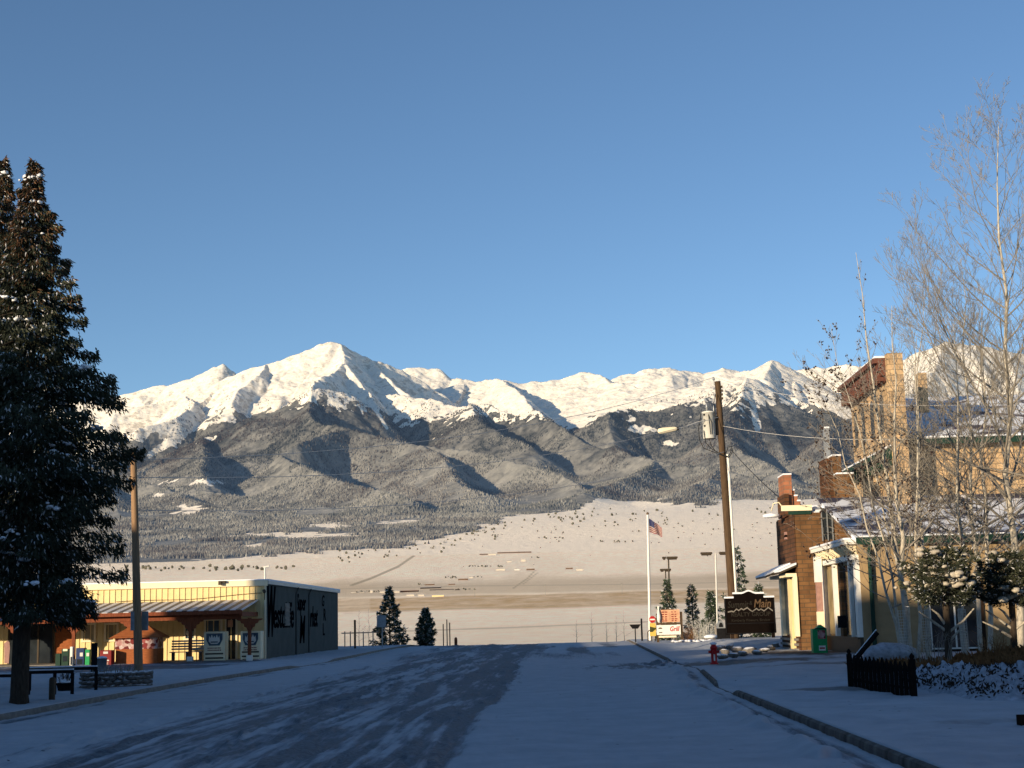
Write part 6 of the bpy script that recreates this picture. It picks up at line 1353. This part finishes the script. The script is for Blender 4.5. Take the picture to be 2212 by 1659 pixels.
# ================================================================== VALLEY
def farm(px0, px1, py, hpx, label, wm='white', rm='snow', name='farm_building', cat='farm building', group=None, dep=None):
    X0, Y, z = vpt(px0, py); X1 = gx(px1, Y, py); h = hpx * 0.8 / F * Y; W = X1 - X0; e = empty(name, ((X0 + X1) / 2, Y, z), label=label, cat=cat, group=group)
    dep = dep or max(8, W * 0.4); w = MB(); w.box(X0, X1, Y, Y + dep, z - 2, z + h * 0.6); w.build('wall', M['farmwhite' if wm == 'white' else wm], e)
    w = MB(); w.prism([(X0 - 0.3, Y - 0.5, z + h * 0.602), (X0 - 0.3, Y + dep + 0.5, z + h * 0.602), (X0 - 0.3, Y + dep / 2, z + h * 1.02)][::-1], (W + 0.6, 0, 0)); w.build('roof', M['farmsnow' if rm in ('snow', 'white') else rm], e)
G = 'farm buildings in the valley'
vx = lambda a: 713 + a * 0.2976
vy = lambda a: 1042.3 + a * 0.2976
for a0, a1, y_, h_, wm, rm, lb_ in [
    (150, 255, 798, 2.4, 'white', 'snow', 'long low white shed, westernmost of the farm cluster beside the store'), (290, 310, 797, 8, 'white', 'snow', 'tall narrow white silo building in the farm cluster'),
    (360, 410, 797, 5, 'white', 'snow', 'white gabled barn just left of the bushy fir'), (460, 505, 797, 6, 'white', 'snow', 'white gabled barn just right of the bushy fir'),
    (510, 640, 794, 4.5, 'wood_dark', 'rust', 'long dark barn in the middle of the farm cluster'), (655, 802, 768, 5.5, 'wood_dark', 'snow', 'longest barn with a snowy roof above the white sheds'),
    (555, 612, 822, 6.5, 'white', 'snow', 'bright white shed in front of the long dark barn'), (640, 684, 822, 6.5, 'white', 'snow', 'bright white shed with a dark end right of its twin'),
    (740, 826, 826, 6, 'cream', 'white', 'cream farmhouse lowest in the farm cluster'), (722, 890, 780, 2.6, 'wood_dark', 'hay', 'low dark stable row right of the longest barn'),
    (930, 1000, 706, 6.5, 'hay', 'snow', 'reddish barn with a snowy roof above the farm cluster'), (1010, 1040, 690, 4, 'white', 'snow', 'small white house right of the reddish barn'),
    (860, 906, 740, 5, 'hay', 'snow', 'brown shed with a snowy roof below the reddish barn'), (690, 756, 742, 5, 'hay', 'snow', 'pale brown house among trees left in the cluster'),
    (1085, 1145, 523, 3, 'hay', 'hay', 'short brown stack wall west of the white tent shape'), (1215, 1460, 512, 4, 'hay', 'hay', 'very long low brown stable high in the valley'),
    (1150, 1205, 524, 5, 'white', 'snow', 'pale pointed hut between the brown stables'), (1385, 1420, 570, 7, 'white', 'snow', 'bright white cabin below the long brown stable'),
    (1285, 1315, 574, 4.5, 'white', 'snow', 'little white cabin left of the bright one'), (1205, 1270, 636, 6, 'white', 'snow', 'white farmhouse in the middle row of houses'),
    (1338, 1376, 634, 4.5, 'greypaint', 'snow', 'grey hut between two houses of the middle row'), (1425, 1485, 634, 6.5, 'hay', 'snow', 'brown house with a broad snowy roof at the end of the middle row'),
    (1710, 1762, 626, 6, 'hay', 'snow', 'brown gabled house left of a pair in the open field'), (1788, 1838, 636, 6, 'white', 'snow', 'white gabled house right of a pair in the open field'),
    (905, 940, 779, 2.5, 'wood_dark', 'hay', 'tiny dark shed east of the stable row'), (3140, 3180, 690, 7, 'white', 'snow', 'white house seen just left of the brick building')]:
    farm(vx(a0), vx(a1), vy(y_) + 1.0, h_, lb_, wm, rm, group=G)
# junipers scattered in the valley
bushes = []
w = MB(); q = random.Random(5)
for k in range(3):
    b_ = MB(); 
    for j in range(5): b_.blob((q.uniform(-1, 1), q.uniform(-1, 1), 1.2 + q.uniform(0, 1.6)), (1.2, 1.2, q.uniform(1.2, 2.0)), k * 10 + j, n=6, m=4, rough=0.4)
    b_.add([(0, 0, 4.6), (1.4, 0, 0.3), (-0.7, 1.2, 0.3), (-0.7, -1.2, 0.3)], [(0, 1, 2), (0, 2, 3), (0, 3, 1)])
    me = bpy.data.meshes.new('juniper'); me.from_pydata(b_.v, [], b_.f); me.materials.append(M['farleaf'] if 'farleaf' in M else M['darkgreen']); bushes.append(me)
def jun(px, py, s_, label, group):
    X, Y, z = vpt(px, py); o = bpy.data.objects.new('juniper', q.choice(bushes)); COL.objects.link(o); sc = s_ * 0.78 / F * Y / 3.6
    o.location = (X, Y, z - 0.2); o.scale = (sc * q.uniform(0.8, 1.4), sc * q.uniform(0.8, 1.4), sc); o.rotation_euler = (0, 0, q.uniform(0, 6)); tag(o, label, 'juniper', group)
L1, G1 = 'small dark juniper dotting the snowy slope under the forest', 'junipers on the upper valley slope'
n = 0
while n < 120:
    px, py = q.uniform(1150, 1680), q.triangular(1092, 1240, 1110)
    ed = np.interp(px, [1100, 1240, 1300, 1500, 1700], [1125, 1102, 1082, 1090, 1086])
    if py < ed + 2 or q.random() < sstep(1110, 1230, np.array([py]))[0] * 0.8: continue
    jun(px, py, q.uniform(1.8, 5.0) * (1.2 if py < 1130 else 0.8), L1, G1); n += 1
L2, G2 = 'dark juniper at the ragged foot of the left forest', 'junipers at the forest foot'
for i in range(80):
    px = q.uniform(730, 1280); ed = np.interp(px, [720, 860, 1000, 1100, 1280], [1192, 1182, 1152, 1124, 1100]); py = ed + abs(q.gauss(0, 1)) * 14
    jun(px, py, q.uniform(2.5, 6), L2, G2)
L3, G3 = 'dark tree in the hedge rows between the valley farms', 'hedge trees between the farms'
for (a, b_, y_, n_) in ((810, 925, 690, 12), (1040, 1100, 684, 6), (960, 1260, 610, 22), (180, 290, 797, 10), (312, 360, 792, 5), (640, 700, 740, 6), (890, 1060, 776, 10), (1500, 1700, 405, 12), (1940, 2200, 432, 16), (1170, 1250, 385, 7), (1010, 1140, 355, 10), (1440, 1520, 545, 4)):
    for i in range(n_): jun(vx(q.uniform(a, b_)), vy(y_ + q.gauss(0, 3)), q.uniform(1.8, 4.0), L3, G3)
jun(739, 1213, 6, 'single dark tree alone in the field above the store', None)
L4, G4 = 'dark tree in the line above the store roof', 'trees above the store roof'
for i in range(46): jun(q.uniform(262, 640), 1232 - 0.03 * (i % 7) + q.gauss(0, 2.5) - 6 * q.random(), q.uniform(4, 9), L4, G4)
# far power poles
for a, t_, b_ in ((1178, 1262, 1285), (1026, 1270, 1290), (836, 1276, 1300), (1344, 1258, 1284), (1562 - 110, 1295, 1335)):
    X, Y, z = vpt(a, b_); h = (b_ - t_) / F * Y; w = MB(); w.tube([(X, Y, z - 1), (X, Y, z + h)], 0.25, 5); w.box(X - 1.2, X + 1.2, Y - 0.1, Y + 0.1, z + h * 0.9, z + h * 0.93); o = w.build('power_pole', M['barkgrey'], origin=(X, Y, z)); tag(o, 'thin far power pole standing in the valley field', 'power pole', 'far power poles')

# ================================================================== UNSEEN TOWN AND ADDED BLOCKS (cast the street shadow)
def town(x0, x1, y0, y1, h, label):
    e = empty('unseen_town_block', (x0, y0, 0), label=label, cat='building'); w = MB(); w.box(x0, x1, y0, y1, -0.2, h); w.build('wall', M['brick'], e)
    w = MB(); w.box(x0 - 0.2, x1 + 0.2, y0 - 0.2, y1 + 0.2, h, h + 0.15); w.build('roof', M['snow'], e)
    w = MB(); [w.box(a, a + 1.2, y1 - 0.01, y1 + 0.05, z_, z_ + 1.6) for z_ in np.arange(1, h - 2, 3.2) for a in np.arange(x0 + 1, x1 - 1.5, 2.6)]; w.build('windows', M['glass'], e)
town(-54, -46, -7.4, 30, 12.9, 'brick street building left of the viewpoint')
town(-48, -46.02, 30.1, 37.4, 12.9, 'unseen narrow brick fin added to shade the road')  # wall fin added out of view to shade a strip of road
town(-34, -20, -30, 12, 9.0, 'two storey brick building beside the viewpoint')
town(-54, -46, -19, -7.5, 17.0, 'unseen taller block added to shade the tan shop wall')  # raised block added out of view to shade the lower shop wall
town(-72, -62, 46, 66, 18.0, 'unseen tall block added to shade the far roadside')  # block added out of view to shade snow beside the far road
town(-16, 14, -64, -40, 9.0, 'brick building behind the viewpoint')
town(14, 40, -40, 18, 8.0, 'brick building right of the viewpoint')
